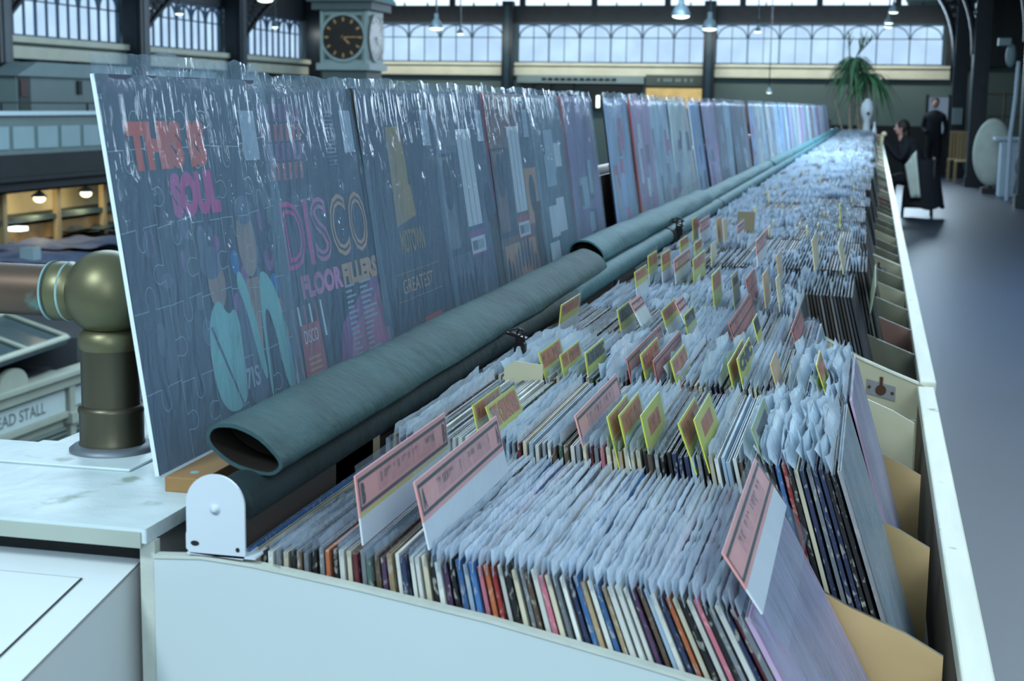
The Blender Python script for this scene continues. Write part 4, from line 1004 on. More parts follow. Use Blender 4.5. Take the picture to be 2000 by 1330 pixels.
def cover1(m):
    txt(m, 'THIS IS', 0.034, 0.246, 0.146, 0.042, 'ink_orange', 0.075); txt(m, 'SOUL', 0.097, 0.203, 0.096, 0.040, 'ink_magenta', 0.075)
    # two figures as flat generic shapes: heads, necks, open jackets over dark shirts
    ty = lambda y: 0.125 + (y - 0.045) * 0.80; tz = lambda z: 0.018 + z * 1.06
    def soft(p):
        for _ in range(2): p = [q for i in range(len(p)) for q in ((p[i][0] * .75 + p[(i + 1) % len(p)][0] * .25, p[i][1] * .75 + p[(i + 1) % len(p)][1] * .25), (p[i][0] * .25 + p[(i + 1) % len(p)][0] * .75, p[i][1] * .25 + p[(i + 1) % len(p)][1] * .75))]
        return p
    P_ = lambda pts, x, ink: (lambda pts: dface([(min(ty(y), 0.312), tz(z)) for y, z in pts], x, IX[ink], m))(soft(pts) if len(pts) > 4 else pts)
    blob(m, 0.160, 0.140, 0.018, 0.024, 'ink_skin'); blob(m, 0.153, 0.160, 0.022, 0.015, 'ink_slate', 0.0008); blob(m, 0.238, 0.172, 0.021, 0.034, 'ink_skin'); blob(m, 0.24, 0.202, 0.020, 0.014, 'ink_slate', 0.0008)
    P_([(0.045, 0.03), (0.05, 0.085), (0.085, 0.105), (0.105, 0.085), (0.125, 0.092), (0.135, 0.075), (0.13, 0.02), (0.115, 0.004), (0.07, 0.004)], 0.00075, 'ink_teal')
    P_([(0.055, 0.08), (0.11, 0.006), (0.114, 0.006), (0.06, 0.082)], 0.00085, 'ink_slate')
    P_([(0.14, 0.12), (0.165, 0.115), (0.185, 0.05), (0.19, 0.0), (0.13, 0.0), (0.13, 0.06)], 0.00078, 'ink_slate')
    P_([(0.138, 0.112), (0.152, 0.125), (0.172, 0.100), (0.195, 0.02), (0.178, 0.02), (0.158, 0.085)], 0.0009, 'ink_teal')
    P_([(0.165, 0.112), (0.205, 0.112), (0.188, 0.045)], 0.00082, 'ink_skin')
    P_([(0.2, 0.112), (0.225, 0.118), (0.262, 0.085), (0.275, 0.0), (0.245, 0.0), (0.228, 0.075), (0.205, 0.085), (0.2, 0.0), (0.192, 0.0)], 0.0009, 'ink_teal')
    blob(m, 0.205, 0.155, 0.009, 0.012, 'ink_blue')
    for q, (cy_, cz_, ink) in enumerate(((0.289, 0.125, 'ink_blue'), (0.294, 0.1, 'ink_rose'), (0.296, 0.075, 'ink_gold'), (0.298, 0.055, 'ink_blue'), (0.3, 0.035, 'ink_rose'))): blob(m, cy_, cz_, 0.011, 0.011, ink)
    for q in range(40): blob(m, U(0.02, 0.3), U(0.1, 0.22), U(0.004, 0.012), U(0.006, 0.016), random.choice(['ink_slate', 'ink_slate', 'ink_navy', 'ink_violet']), 0.00065, 10)
    for i in range(5):
        for j in range(1, 5): line(m, jig(0.063 * i, 0.066 * j, 0.063 * (i + 1), 0.066 * j + U(-.008, .008), random.choice((-1, 1))), 0.0008, 'ink_line')
    for i in range(1, 5):
        for j in range(5): line(m, jig(0.063 * i, 0.064 * j, 0.063 * i, 0.064 * (j + 1), random.choice((-1, 1))), 0.0008, 'ink_line')
    txt(m, '7IS', 0.19, 0.036, 0.032, 0.020, 'ink_line', 0.02)
def cover2(m):
    for s, y, w, ink in (('D', 0.034, 0.056, 'ink_magenta'), ('I', 0.097, 0.012, 'ink_magenta'), ('S', 0.116, 0.048, 'ink_pink'), ('C', 0.170, 0.054, 'ink_tan'), ('O', 0.230, 0.060, 'ink_tan')):
        txt(m, s, y, 0.133, w, 0.070, ink, 0.02, 0.0008)
        if s != 'I': txt(m, s, y + w * 0.07, 0.138, w * 0.86, 0.060, 'ink_navy', -0.028, 0.0010)
    txt(m, 'FLOOR', 0.06, 0.1, 0.122, 0.025, 'ink_pink', 0.06); txt(m, 'FILLERS', 0.184, 0.1, 0.118, 0.025, 'ink_tan', 0.06)
    for i in range(7):
        y = 0.01 + i * 0.016
        for j in range(4): dface([(y + j * 0.004, 0.225 + j * 0.02), (y + 0.008 + j * 0.004, 0.225 + j * 0.02), (y + 0.012 + j * 0.004, 0.243 + j * 0.02), (y + 0.004 + j * 0.004, 0.243 + j * 0.02)], 0.0007, IX['ink_violet' if j % 2 else 'ink_rose'], m)
        dface([(y, 0.02 + i * 0.006), (y + 0.006, 0.02 + i * 0.006), (y + 0.002, 0.095), (y - 0.003, 0.095)], 0.0007, IX['ink_white' if i % 2 == 0 else 'ink_rose'], m)
    rect(m, 0.0, 0.006, 0.0, 0.2, IX['ink_orange'], 0.0008)
    dface([(0.035, 0.0), (0.098, 0.0), (0.094, 0.075), (0.04, 0.075)], 0.0009, IX['ink_rose'], m); txt(m, 'DISCO', 0.046, 0.055, 0.038, 0.014, 'ink_white', 0.0, 0.0011)
    for j in range(6): rect(m, 0.048, 0.084, 0.008 + j * 0.006, 0.0105 + j * 0.006, IX['ink_tan'], 0.0011)
    dface([(0.13, 0.0), (0.315, 0.0), (0.315, 0.13), (0.27, 0.1), (0.16, 0.06)], 0.0007, IX['ink_violet'], m)
    dface([(0.165, 0.0), (0.315, 0.0), (0.315, 0.10), (0.27, 0.075), (0.19, 0.05)], 0.00075, IX['ink_pink'], m)
    for j in range(16):
        rect(m, 0.185, 0.185 + U(0.02, 0.034), 0.008 + j * 0.006, 0.0105 + j * 0.006, IX['ink_line'], 0.0010); rect(m, 0.232, 0.232 + U(0.02, 0.05), 0.008 + j * 0.006, 0.0105 + j * 0.006, IX['ink_line'], 0.0010)
    for j in range(14): rect(m, 0.19 + U(0, .01), 0.225, 0.235 + j * 0.0045, 0.2368 + j * 0.0045, IX['ink_slate'], 0.0010)
def cover3(m):
    dface([(0.095, 0.150), (0.18, 0.160), (0.155, 0.275), (0.10, 0.275)], 0.0007, IX['ink_gold'], m); rect(m, 0.165, 0.2, 0.2, 0.27, IX['ink_navy'], 0.0008)
    txt(m, 'MOTOWN', 0.1, 0.115, 0.1, 0.03, 'ink_gold', 0.02); txt(m, 'GREATEST', 0.085, 0.066, 0.13, 0.018, 'ink_tan', 0.0)
    line(m, [(0.06, 0.092), (0.25, 0.092)], 0.001, 'ink_gold'); line(m, [(0.06, 0.058), (0.25, 0.058)], 0.001, 'ink_gold')
    rect(m, 0.155, 0.235, 0.004, 0.028, IX['ink_red'], 0.0009)
    for j in range(3): rect(m, 0.163, 0.225, 0.008 + j * 0.006, 0.0105 + j * 0.006, IX['ink_rose'], 0.0011)
def collage(m, tone, tone2):
    rect(m, 0, 0.13, 0.245, 0.315, IX[tone]); rect(m, 0.2, 0.315, 0.2, 0.315, IX['ink_slate']); rect(m, 0, 0.12, 0.09, 0.235, IX['ink_navy'], 0.0007); rect(m, 0.015, 0.075, 0.1, 0.23, IX[tone], 0.0008)
    blob(m, 0.05, 0.19, 0.026, 0.036, 'ink_navy', 0.0009); rect(m, 0.215, 0.31, 0.1, 0.195, IX[tone2], 0.0007); blob(m, 0.262, 0.15, 0.024, 0.034, 'ink_navy', 0.0009)
    for j in range(3): rect(m, 0.128 + j * 0.0275, 0.1535 + j * 0.0275, 0.125, 0.268, IX['ink_white'], 0.0010)
    rect(m, 0.125, 0.215, 0.080, 0.118, IX['ink_rose' if tone == 'ink_warm' else 'ink_violet'], 0.0009); rect(m, 0.13, 0.21, 0.084, 0.108, IX['ink_white'], 0.0011); rect(m, 0.137, 0.165, 0.089, 0.103, IX['ink_grey'], 0.0013)
    rect(m, 0.168, 0.2, 0.089, 0.103, IX['ink_line'], 0.0013)
    rect(m, 0.255, 0.315, 0.0, 0.135, IX['ink_brown'], 0.0012); rect(m, 0.02, 0.24, 0.0, 0.078, IX[tone2], 0.0008)
    for j in range(9): blob(m, 0.035 + j * 0.024, U(0.02, 0.06), 0.010, 0.03, random.choice(['ink_slate', 'ink_navy', tone]), 0.0009, 8)
def streak(m, inks):
    for j in range(7): 
        y = U(0.03, 0.2); z = U(0.0, 0.2); rect(m, y, y + U(0.03, 0.09), z, z + U(0.03, 0.08), IX[random.choice(inks)], 0.0007 + j * 0.00002)
disp_Y = [1.084 + 0.30 * i for i in range(7)] + [3.367, 3.60, 3.70, 3.95, 4.18, 4.44, 4.68, 5.05, 5.33, 5.56, 5.79]
while disp_Y[-1] < 19.0: disp_Y.append(disp_Y[-1] + U(0.26, 0.34))
specs = {0: ('ink_navy', cover1, 'puzzle patterned dark blue record cover with orange and magenta title, nearest of the display'), 1: ('ink_navy', cover2, 'dark disco record cover with large outlined pink title, second on the display'),
         2: ('ink_navy', cover3, 'dark record cover with gold block and small red sticker, third on the display'), 3: ('ink_slate', lambda m: collage(m, 'ink_grey', 'ink_slate'), 'blue grey collage record cover with white strips, fourth on the display'),
         4: ('ink_warm', lambda m: collage(m, 'ink_warm', 'ink_tan'), 'brownish collage record cover with white strips, fifth on the display'), 5: (None, None, 'plain grey blue shrink wrapped record, sixth on the display'), 6: (None, None, 'lilac record with dark red spine beside the gap in the display')}
plain = [(104, 136, 156), (150, 142, 190), (150, 186, 224), (186, 210, 214), (176, 150, 192), (172, 204, 232), (176, 206, 226), (206, 228, 246), (214, 212, 204), (140, 178, 226), (176, 160, 204), (196, 148, 196), (130, 130, 146), (176, 204, 236), (96, 104, 118), (84, 90, 100), (110, 98, 104), (160, 186, 222)]
pname = ['grey blue', 'lilac', 'pale blue', 'pale grey green', 'mauve', 'light blue', 'light blue', 'very pale blue', 'pale cream', 'mid blue', 'lavender', 'pink', 'slate', 'pale blue', 'dark grey', 'charcoal', 'dull brown', 'hazy blue']
def display_sleeve(seed, up, far, mk):
    rn = random.Random(seed); a = rn.uniform(0, 60)
    def fn(u, v):
        y = -0.004 + (0.315 + far) * u; z = -0.001 + (0.322 + up) * v
        x = 0.0028 + 0.0016 * noise.noise(Vector((y * 22 + a, z * 6, 0))) + 0.0008 * noise.noise(Vector((y * 60 + a, z * 9, 0)))
        if z > 0.318:
            x += -0.003 + 0.004 * noise.noise(Vector((y * 24, z * 30, a))); z += 0.005 * noise.noise(Vector((y * 20, a, 0))) + 0.0025 * noise.noise(Vector((y * 60, a, 0)))
        return Vector((x, y, z))
    m = MB(); m.grid(44, 40, fn); return m.mesh('plastic_sleeve', [mk])
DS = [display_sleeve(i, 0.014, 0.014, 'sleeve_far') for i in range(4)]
for i, Y in enumerate(disp_Y):
    th = 0.0036
    m = MB(); hh_ = 0.322 if i else 0.326
    m.box(-th, 0, 0, 0.313, 0, hh_, 0)
    inks = ['jacket' if i > 4 else 'ink_navy']
    if i in specs and specs[i][0]:
        rect(m, 0, 0.313, 0, hh_, 1, 0.0003); mats = ['ink_white' if i == 0 else ('ink_brown' if i in (1, 2, 3) else 'ink_rose'), specs[i][0]]
        me = m.mesh('display_record', mats)
    else:
        if i == 6 or i == 9: m.box(-th, 0.0002, -0.0001, 0.006, 0, hh_, 1); mats = ['cover', 'card_rose']
        else:
            m.m = [0 if all(abs(m.v[v_].x) < 1e-6 for v_ in f_) else 1 for q, f_ in enumerate(m.f)]; mats = ['cover', ['ink_white', 'ink_line', 'card_rose', 'dark_wood', 'ink_white', 'dark_gap'][i * 5 % 6]]
        me = m.mesh('display_record', mats)
    ob = link('display_record', me, None, (-0.5515 + (random.Random(i).uniform(-0.006, 0.006) if i > 6 else 0), Y, 1.1958)); ob.rotation_euler = (0, -LEAN - (0.012 * (i % 2)) - (random.Random(i + 90).uniform(-0.02, 0.02) if i > 6 else 0), 0)
    if i in (8, 9, 10): ob.location.x = -0.5515 + (-0.007, 0.005, -0.001)[i - 8]; ob.rotation_euler = (0, -LEAN - (0.004 if i == 8 else 0), 0)
    ci = (i - 5) % len(plain) if i < 23 else random.randrange(len(plain)); c = tuple(min(250, q * (1.12 if i > 6 else 1)) for q in plain[ci]); ob.color = rgb(*c)
    lab = specs[i][2] if i in specs else '%s sleeved record on the display batten, %s from the near end' % (pname[ci], ordinal(i + 1))
    tag(ob, lab, 'record', 'records standing on the display batten')
    if i in specs and specs[i][1]:
        pm = MB(); specs[i][1](pm); link('cover_print', pm.mesh('cover_print', A_MATS), ob)
    elif i < 30:
        pm = MB(); streak(pm, random.choice([['ink_grey', 'ink_slate', 'ink_line'], ['ink_line', 'ink_white', 'ink_grey'], ['ink_pink', 'ink_line', 'ink_grey'], ['ink_slate', 'ink_line']])); link('cover_print', pm.mesh('cover_print', A_MATS), ob)
    if i < 5:
        pm = MB(); y0 = 0.25 if i else 0.262; pm.add([(0.0014, y0, 0.248), (0.0014, y0 + 0.036, 0.248), (0.0014, y0 + 0.036, 0.296), (0.0014, y0, 0.296)], [(0, 1, 2, 3)])
        st = link('price_sticker', pm.mesh('price_sticker', ['sticker']), ob)
    if i < 7: link('plastic_sleeve', display_sleeve(100 + i, 0.022 if i == 0 else 0.013, 0.018 if i == 0 else 0.008, 'sleeve_near' if i < 5 else 'sleeve'), ob)
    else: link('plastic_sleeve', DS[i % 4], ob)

# ================================================================ CANVAS ROLLS
def roll(Y0, Y1, c0, c1, rx, rz, tilt, label, seed):
    t = empty('canvas_roll', (c0[0], Y0, c0[1] - rz), label, 'canvas roll', 'rolled green canvas covers')
    nn_, ns = 60, 28
    def shell(off, flip=False):
        def fn(u, v):
            a = 2 * PI * v; Y = Y0 + (Y1 - Y0) * u; cx = c0[0] + (c1[0] - c0[0]) * u; cz = c0[1] + (c1[1] - c0[1]) * u
            w = 1 + 0.10 * noise.noise(Vector((Y * 5 + seed, math.cos(a) * 1.2, math.sin(a) * 1.2))) + 0.025 * noise.noise(Vector((Y * 38, math.cos(a) * 2, seed + math.sin(a) * 2)))
            x = (rx - off) * math.cos(a) * w; z = (rz - off) * math.sin(a) * (1 - 0.10 * math.cos(a)) * w
            tt = math.radians(tilt); return Vector((cx + x * math.cos(tt) - z * math.sin(tt), Y, cz + x * math.sin(tt) + z * math.cos(tt)))
        return fn
    m = MB(); m.grid(nn_, ns, shell(0)); b_ = len(m.v)
    m.grid(nn_ // 2, ns, shell(0.0032), 1)
    fo, fi = shell(0), shell(0.0032)
    for u in (0, 1):
        for k in range(ns): m.add([fo(u, k / ns), fo(u, (k + 1) / ns), fi(u, (k + 1) / ns), fi(u, k / ns)], [(0, 1, 2, 3)], 0)
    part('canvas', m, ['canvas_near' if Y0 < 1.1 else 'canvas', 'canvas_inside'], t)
    m = MB()                                           # inner folded layers seen in the open end
    def fn(u, v):
        a = 2 * PI * v; q = shell(0.008)(0, v); q2 = shell(0.008)(1, v); return q.lerp(q2, 0.02 + 0.96 * u)
    m.add([fn(0, v / 20) for v in range(20)], [tuple(range(20))])
    part('folded_inside', m, 'canvas_inside', t)
    return t
RN = ['nearest', 'second', 'third', 'fourth', 'fifth', 'sixth', 'seventh']
rolls = [(1.045, 2.60, (-0.4590, 1.2325), (-0.478, 1.2260), 0.0335, 0.0160, -24), (2.64, 4.45, (-0.494, 1.231), (-0.489, 1.226), 0.034, 0.026, -10), (4.47, 7.3, (-0.487, 1.222), (-0.487, 1.222), 0.027, 0.022, -8), (7.32, 9.2, (-0.483, 1.222), (-0.485, 1.222), 0.029, 0.023, -8), (9.22, 12.5, (-0.483, 1.222), (-0.485, 1.222), 0.027, 0.021, -8), (12.52, 16.0, (-0.483, 1.222), (-0.485, 1.222), 0.028, 0.022, -8), (16.02, 20.5, (-0.483, 1.222), (-0.485, 1.222), 0.027, 0.021, -8)]
for i, a in enumerate(rolls): roll(*a, '%s flattened roll of green canvas lying on the long roller' % RN[i], i * 3.3)
m_ = empty('canvas_roller', (-0.458, 1.01, 1.178), 'long thin green roller under the canvas rolls, held by the white bracket', 'roller')
m = MB()
ylist = [1.012, 2.55, 2.56, 3.45, 3.46, 4.6, 4.61, 6.5, 6.51, 9, 9.01, 12, 12.01, 20.5]
m.tube([(-0.458, y, 1.198) for y in (2.301, 3.45)], 0.0195, 24); m.tube([(-0.458, y, 1.198) for y in (3.46, 4.62)], 0.0205, 24); m.tube([(-0.458, y, 1.198) for y in (4.63, 8)], 0.0195, 24); m.tube([(-0.458, y, 1.198) for y in (8.02, 20.5)], 0.0195, 20)
part('tube', m, 'canvas', m_)
m = MB(); m.tube([(-0.458, y, 1.198) for y in (1.012, 1.8, 2.3)], 0.0195, 24); part('shaded_tube', m, 'canvas_shaded', m_)
for yy in (3.455, 4.625): 
    m = MB(); m.cyl((-0.458, yy - 0.006, 1.198), (-0.458, yy + 0.006, 1.198), 0.0222, seg=24); part('clamp_ring', m, 'dark_steel', m_)
m = MB()
for yy in (2.7, 4.6, 6.6, 9, 12, 15, 18, 20): m.box(-0.47, -0.446, yy, yy + 0.01, 1.158, 1.18)
part('support', m, 'dark_steel', m_)
# white bracket
t = empty('roller_bracket', (-0.458, 0.982, 1.166), 'white metal roller bracket with rounded top on the bin end', 'bracket')
m = MB(); pts = []
bx, bz, br_ = -0.4575, 1.2045, 0.0232
for k in range(25):
    a_ = PI * k / 24; pts.append((bx + br_ * math.cos(a_), 0.986, bz + br_ * math.sin(a_)))
pts += [(bx - br_, 0.986, 1.183), (bx - br_ - 0.0006, 0.986, 1.181), (bx - br_ - 0.0006, 0.986, 1.170), (bx - br_ + 0.003, 0.986, 1.1665), (bx + br_ - 0.002, 0.986, 1.1645), (bx + br_, 0.986, 1.167), (bx + br_, 0.986, 1.183)]
m.prism(pts, (0, 0.0022, 0)); ob = part('plate', m, 'bracket_white', t)
bv = ob.modifiers.new('b', 'BEVEL'); bv.width = 0.0005; bv.segments = 2; bv.limit_method = 'ANGLE'
m = MB(); m.box(bx - br_, bx + br_ + 0.008, 0.986, 1.012, 1.1655, 1.1672); part('foot', m, 'bracket_white', t)
m = MB(); m.lathe((bx, 0.986, 1.2015), [(0.0005, -0.0026), (0.0022, -0.0026), (0.0024, -0.0012), (0.0038, -0.001), (0.004, 0.0)], 20, 'y'); part('pin', m, 'bracket_white', t)
m = MB()
for hx, hz, rx_, rz_ in ((bx - 0.0165, 1.1745, 0.0034, 0.002), (bx + 0.0175, 1.172, 0.0016, 0.0018)):
    m.add([(hx + rx_ * math.cos(2 * PI * i / 18), 0.9856, hz + rz_ * math.sin(2 * PI * i / 18)) for i in range(18)], [tuple(range(18))])
part('screw_hole', m, 'dark_gap', t)
m = MB()
# padlocks on hasps
def padlock(px, py, Y, s, label):
    p = atY(px, py, Y)
    t = empty('padlock', p, label, 'padlock', 'padlocks on the canvas rolls')
    m = MB(); w, h, d = 0.0075 * s, 0.011 * s, 0.006 * s; c = p + Vector((0.004, -0.004, -0.019 * s))
    m.prism([c + Vector((w * math.cos(a) * (1 if abs(math.cos(a)) > .5 else 1), -d, h * math.sin(a))) for a in [PI / 4 + PI / 2 * q + e for q in range(4) for e in (-0.35, 0.35)]], (0, 2 * d, 0)); part('body', m, 'dark_steel', t)
    m = MB(); m.tube([c + Vector((-w * 0.6, 0, h * 0.6)), c + Vector((-w * 0.6, 0, h + 0.007 * s)), c + Vector((-w * 0.3, 0, h + 0.0115 * s)), c + Vector((w * 0.3, 0, h + 0.0115 * s)), c + Vector((w * 0.6, 0, h + 0.007 * s)), c + Vector((w * 0.6, 0, h * 0.6))], 0.0014 * s, 8); part('shackle', m, 'dark_steel', t)
    m = MB(); m.obox(p + Vector((-0.014 * s, -0.006 * s, -0.003)), (0.024 * s, 0.0, -0.007 * s), (0, 0.012 * s, 0.0), (0.001, 0, 0.003)); m.tube([p + Vector((-0.012 * s, 0.002, 0.001)), p + Vector((0, 0.004 * s, 0.004 * s)), p + Vector((0.010 * s, 0.0, -0.002)), p + Vector((0.002 * s, -0.006 * s, -0.004)), p + Vector((-0.012 * s, 0, 0.0))], 0.0013 * s, 6); part('hasp', m, 'dark_steel', t)
padlock(1012, 648, 1.79, 1.0, 'dark padlock hanging from the nearest canvas roll')
padlock(1324, 430, 3.5, 1.4, 'dark padlock hanging from the second canvas roll')
m = MB(); m.tube([atY(975, 708, 2.0), atY(1000, 712, 1.99), atY(1025, 706, 1.98), atY(1050, 703, 1.97)], 0.001, 6); solid('wire_loop', m, 'dark_steel', 'thin black wire running past the nearest padlock', 'wire')
# thin boards and tickets beside the roller at the back of the near rows
for (px, py, Y, ln, hgt, mk, lab) in ((720, 900, 1.0, 0.30, 0.014, 'dark_wood', 'dark strip lying between the roller and the nearest records'), (775, 842, 1.20, 0.12, 0.016, 'box_board', 'brown card strip sticking up behind the pink cards by the roller')):
    p = atY(px, py, Y); m = MB(); m.box(-0.444, -0.442, Y, Y + ln, 1.16, p.z if p.z < 1.2 else 1.19); solid('card_strip', m, mk, lab, 'card strip')

p, q = atY(985, 712, 1.655), atY(1060, 760, 1.655)
m = MB(); m.prism([(p.x, 1.654, 1.14), (p.x, 1.654, p.z - 0.004), (p.x + 0.012, 1.654, p.z + 0.005), (q.x, 1.654, p.z + 0.002), (q.x, 1.654, 1.14)], (0, 0.002, 0)); solid('backing_board', m, 'cream_board', 'plain cream board standing behind the second row beside the roller', 'board')
# ================================================================ FAR END: plant, ornament, bottle
p0 = atY(1672, 254, 22.4)
t = empty('yucca_plant', (p0.x, 23.05, 0), 'tall yucca plant with drooping leaves at the far end of the bins', 'plant')
m = MB(); m.lathe((p0.x, 23.05, 0), [(0.14, 0), (0.18, 0.3), (0.2, 0.34), (0.19, 0.36)], 20); part('pot', m, 'pot', t)
rn = random.Random(3)
S_ = lambda px, py, Y=23.05: atY(px, py, Y)
tops = [((1661, 250), (1659, 180), (1663, 128), 0.03), ((1678, 250), (1672, 180), (1669, 118), 0.026), ((1644, 250), (1636, 215), (1622, 160), 0.016), ((1683, 250), (1690, 190), (1697, 150), 0.02)]
m = MB(); tp = []
for a, b, c, r in tops:
    A, B, C_ = S_(*a), S_(*b), S_(*c); base = Vector((p0.x + (A.x - p0.x) * 0.4, 23.05, 0.34)); m.tube([base, A, B, C_], [r * 1.1, r, r * 0.9, r * 0.7], 8); tp.append(C_)
part('trunk', m, 'trunk', t)
def leaf(m, o, d, L, droop, w, mi):
    d = Vector(d).normalized(); side = d.cross(Vector((0, 0, 1)))
    side = side.normalized() if side.length > 0.05 else Vector((1, 0, 0)); n = 7; vs = []
    for i in range(n + 1):
        s = i / n; p = o + d * L * s + Vector((0, 0, -droop * L * s * s)); ww = w * (1 - s) ** 0.6 * (0.6 + 0.8 * min(1, s * 4)) / 1.4
        vs += [p - side * ww, p + side * ww]
    m.add(vs, [(2 * i, 2 * i + 2, 2 * i + 3, 2 * i + 1) for i in range(n)], mi, True)
m = MB()
for q, n_, L in ((tp[0], 80, 0.46), (tp[1], 80, 0.46), (tp[3], 110, 0.52)):
    for i in range(n_):
        a = rn.uniform(0, 2 * PI); e = rn.uniform(0.1, 1.1); leaf(m, q, (math.cos(a), math.sin(a), e), L * rn.uniform(0.7, 1.15), rn.uniform(0.9, 1.7), 0.021, rn.randrange(2))
for px, py, px2, py2 in ((1660, 125, 1658, 62), (1670, 118, 1690, 72), (1676, 105, 1702, 78)):
    A, B = S_(px, py), S_(px2, py2)
    m.tube([A, B], [0.014, 0.006], 6, 1)
    for i in range(20):
        s = rn.uniform(0.2, 1); a = rn.uniform(0, 2 * PI); o = A.lerp(B, s); leaf(m, o, Vector((math.cos(a), math.sin(a), 1.4)) + (B - A) * 1.2, rn.uniform(0.12, 0.2), 0.15, 0.01, rn.randrange(2))
part('foliage', m, ['leaf', 'leaf_dark'], t)
p = atY(1694, 222, 22.28)
t = empty('white_ornament', (p.x, 22.28, 1.1), 'white rounded ornament with a dark spot right of the plant', 'ornament')
m = MB(); m.lathe((p.x, 22.28, 1.10), [(0.05, 0), (0.055, 0.1), (0.045, 0.22), (0.085, 0.3), (0.095, 0.38), (0.07, 0.47), (0.03, 0.53)], 18); part('body', m, 'ornament', t)
m = MB(); m.ball((p.x + 0.012, 22.28 - 0.09, 1.42), 0.022, 0.012, 0.025, 10, 6); part('dark_spot', m, 'card_black', t)
p = atY(1708, 248, 20.5)
m = MB(); m.lathe((p.x, 20.5, 1.08), [(0.03, 0), (0.032, 0.1), (0.02, 0.16), (0.012, 0.2), (0.012, 0.24)], 14); solid('white_bottle', m, 'ornament', 'small white bottle standing on the far corner of the bins', 'bottle')
m = MB(); m.box(-0.5, 0.13, 22.1, 22.14, 0, 1.13); m.box(-0.5, 0.13, 22.14, 22.4, 1.06, 1.10); m.box(-0.5, 0.13, 22.36, 22.4, 0, 1.06); solid('end_shelf', m, 'cream_board', 'pale shelf closing the far end of the record bins', 'shelf')

# ================================================================ PEOPLE AND FURNITURE ON THE AISLE
def skin_body(name, joints, edges, mats, parent, root=0, sub=2):
    me = bpy.data.meshes.new(name); o = parent.location
    me.from_pydata([Vector(j[0]) - o for j in joints], edges, [])
    for k in mats: me.materials.append(M[k])
    ob = link(name, me, parent)
    ob.modifiers.new('skin', 'SKIN'); sv = me.skin_vertices[0].data
    for i, j in enumerate(joints):
        r = j[1]; sv[i].radius = (r, r) if not isinstance(r, tuple) else r; sv[i].use_root = i == root
    s = ob.modifiers.new('sub', 'SUBSURF'); s.levels = sub; s.render_levels = sub
    ob.modifiers['skin'].use_smooth_shade = True
    return ob
PY = 21.8
def fp(px, py, Y=PY): return atY(px, py, Y)
pc = fp(1772, 400); px_, = (pc.x,)
t = empty('person', (px_, PY, 0), 'person in a long dark coat seated on a chair, bent over the far bins', 'person')
# seated, facing the bins (-x), leaning forward
hx = fp(1795, 335).x; pz = 0.55
J = [((hx, PY, pz + 0.02), 0.19), ((hx - 0.07, PY, 0.78), 0.2), ((hx - 0.17, PY, 0.98), 0.2), ((hx - 0.20, PY - 0.02, 1.08), 0.09), ((hx - 0.24, PY - 0.03, 1.15), 0.055),
     ((hx - 0.18, PY - 0.18, 1.0), 0.085), ((hx - 0.26, PY - 0.2, 0.78), 0.07), ((hx - 0.46, PY - 0.14, 1.0), 0.045), ((hx - 0.54, PY - 0.12, 1.09), 0.035),
     ((hx - 0.16, PY + 0.18, 1.0), 0.085), ((hx - 0.26, PY + 0.2, 0.78), 0.07), ((hx - 0.46, PY + 0.14, 1.0), 0.045), ((hx - 0.54, PY + 0.12, 1.09), 0.035),
     ((hx - 0.04, PY - 0.1, 0.52), 0.12), ((hx - 0.36, PY - 0.11, 0.52), 0.085), ((hx - 0.38, PY - 0.11, 0.12), 0.055), ((hx - 0.50, PY - 0.11, 0.05), 0.045),
     ((hx - 0.04, PY + 0.1, 0.52), 0.12), ((hx - 0.36, PY + 0.11, 0.52), 0.085), ((hx - 0.38, PY + 0.11, 0.12), 0.055), ((hx - 0.50, PY + 0.11, 0.05), 0.045)]
Ed = [(0, 1), (1, 2), (2, 3), (3, 4), (2, 5), (5, 6), (6, 7), (7, 8), (2, 9), (9, 10), (10, 11), (11, 12), (0, 13), (13, 14), (14, 15), (15, 16), (0, 17), (17, 18), (18, 19), (19, 20)]
body = skin_body('body', J, Ed, ['coat'], t)
hc = Vector((hx - 0.27, PY - 0.03, 1.22))
m = MB(); m.ball(hc, 0.085, 0.078, 0.11, 18, 12); m.ball(hc + Vector((-0.085, 0, -0.005)), 0.018, 0.014, 0.02, 8, 6); m.ball(hc + Vector((0.0, -0.078, 0)), 0.018, 0.012, 0.03, 8, 6); m.ball(hc + Vector((0.0, 0.078, 0)), 0.018, 0.012, 0.03, 8, 6); m.cyl(hc + Vector((0.02, 0, -0.16)), hc + Vector((0, 0, -0.05)), 0.05, seg=12)
part('head', m, 'skin', t)
m = MB(); m.ball(hc + Vector((0.022, 0, 0.025)), 0.095, 0.092, 0.112, 18, 12); m.ball(hc + Vector((0.06, 0, -0.08)), 0.06, 0.08, 0.12, 14, 10); part('hair', m, 'hair', t)
m = MB()                                              # coat skirt hanging behind and to the side of the seat
def skirt(u, v):
    a = -PI * 0.75 + u * PI * 1.5; r = 0.23 + 0.13 * v; return Vector((hx + 0.03 + r * math.cos(a) * 0.95, PY + r * math.sin(a) * 0.85, 0.80 - 0.66 * v + 0.03 * math.sin(u * 19) * v))
m.grid(26, 8, skirt); part('coat_skirt', m, 'coat', t)
m = MB()
for s_ in (-1, 1): m.ball((hx - 0.58, PY + 0.12 * s_, 1.11), 0.045, 0.035, 0.022, 10, 6)
part('hand', m, 'skin', t)
t = empty('wooden_chair', (hx, PY, 0), 'dark wooden chair under the seated person in the coat', 'chair')
m = MB(); m.box(hx - 0.2, hx + 0.2, PY - 0.2, PY + 0.2, 0.41, 0.44); part('seat', m, 'black_wood', t)
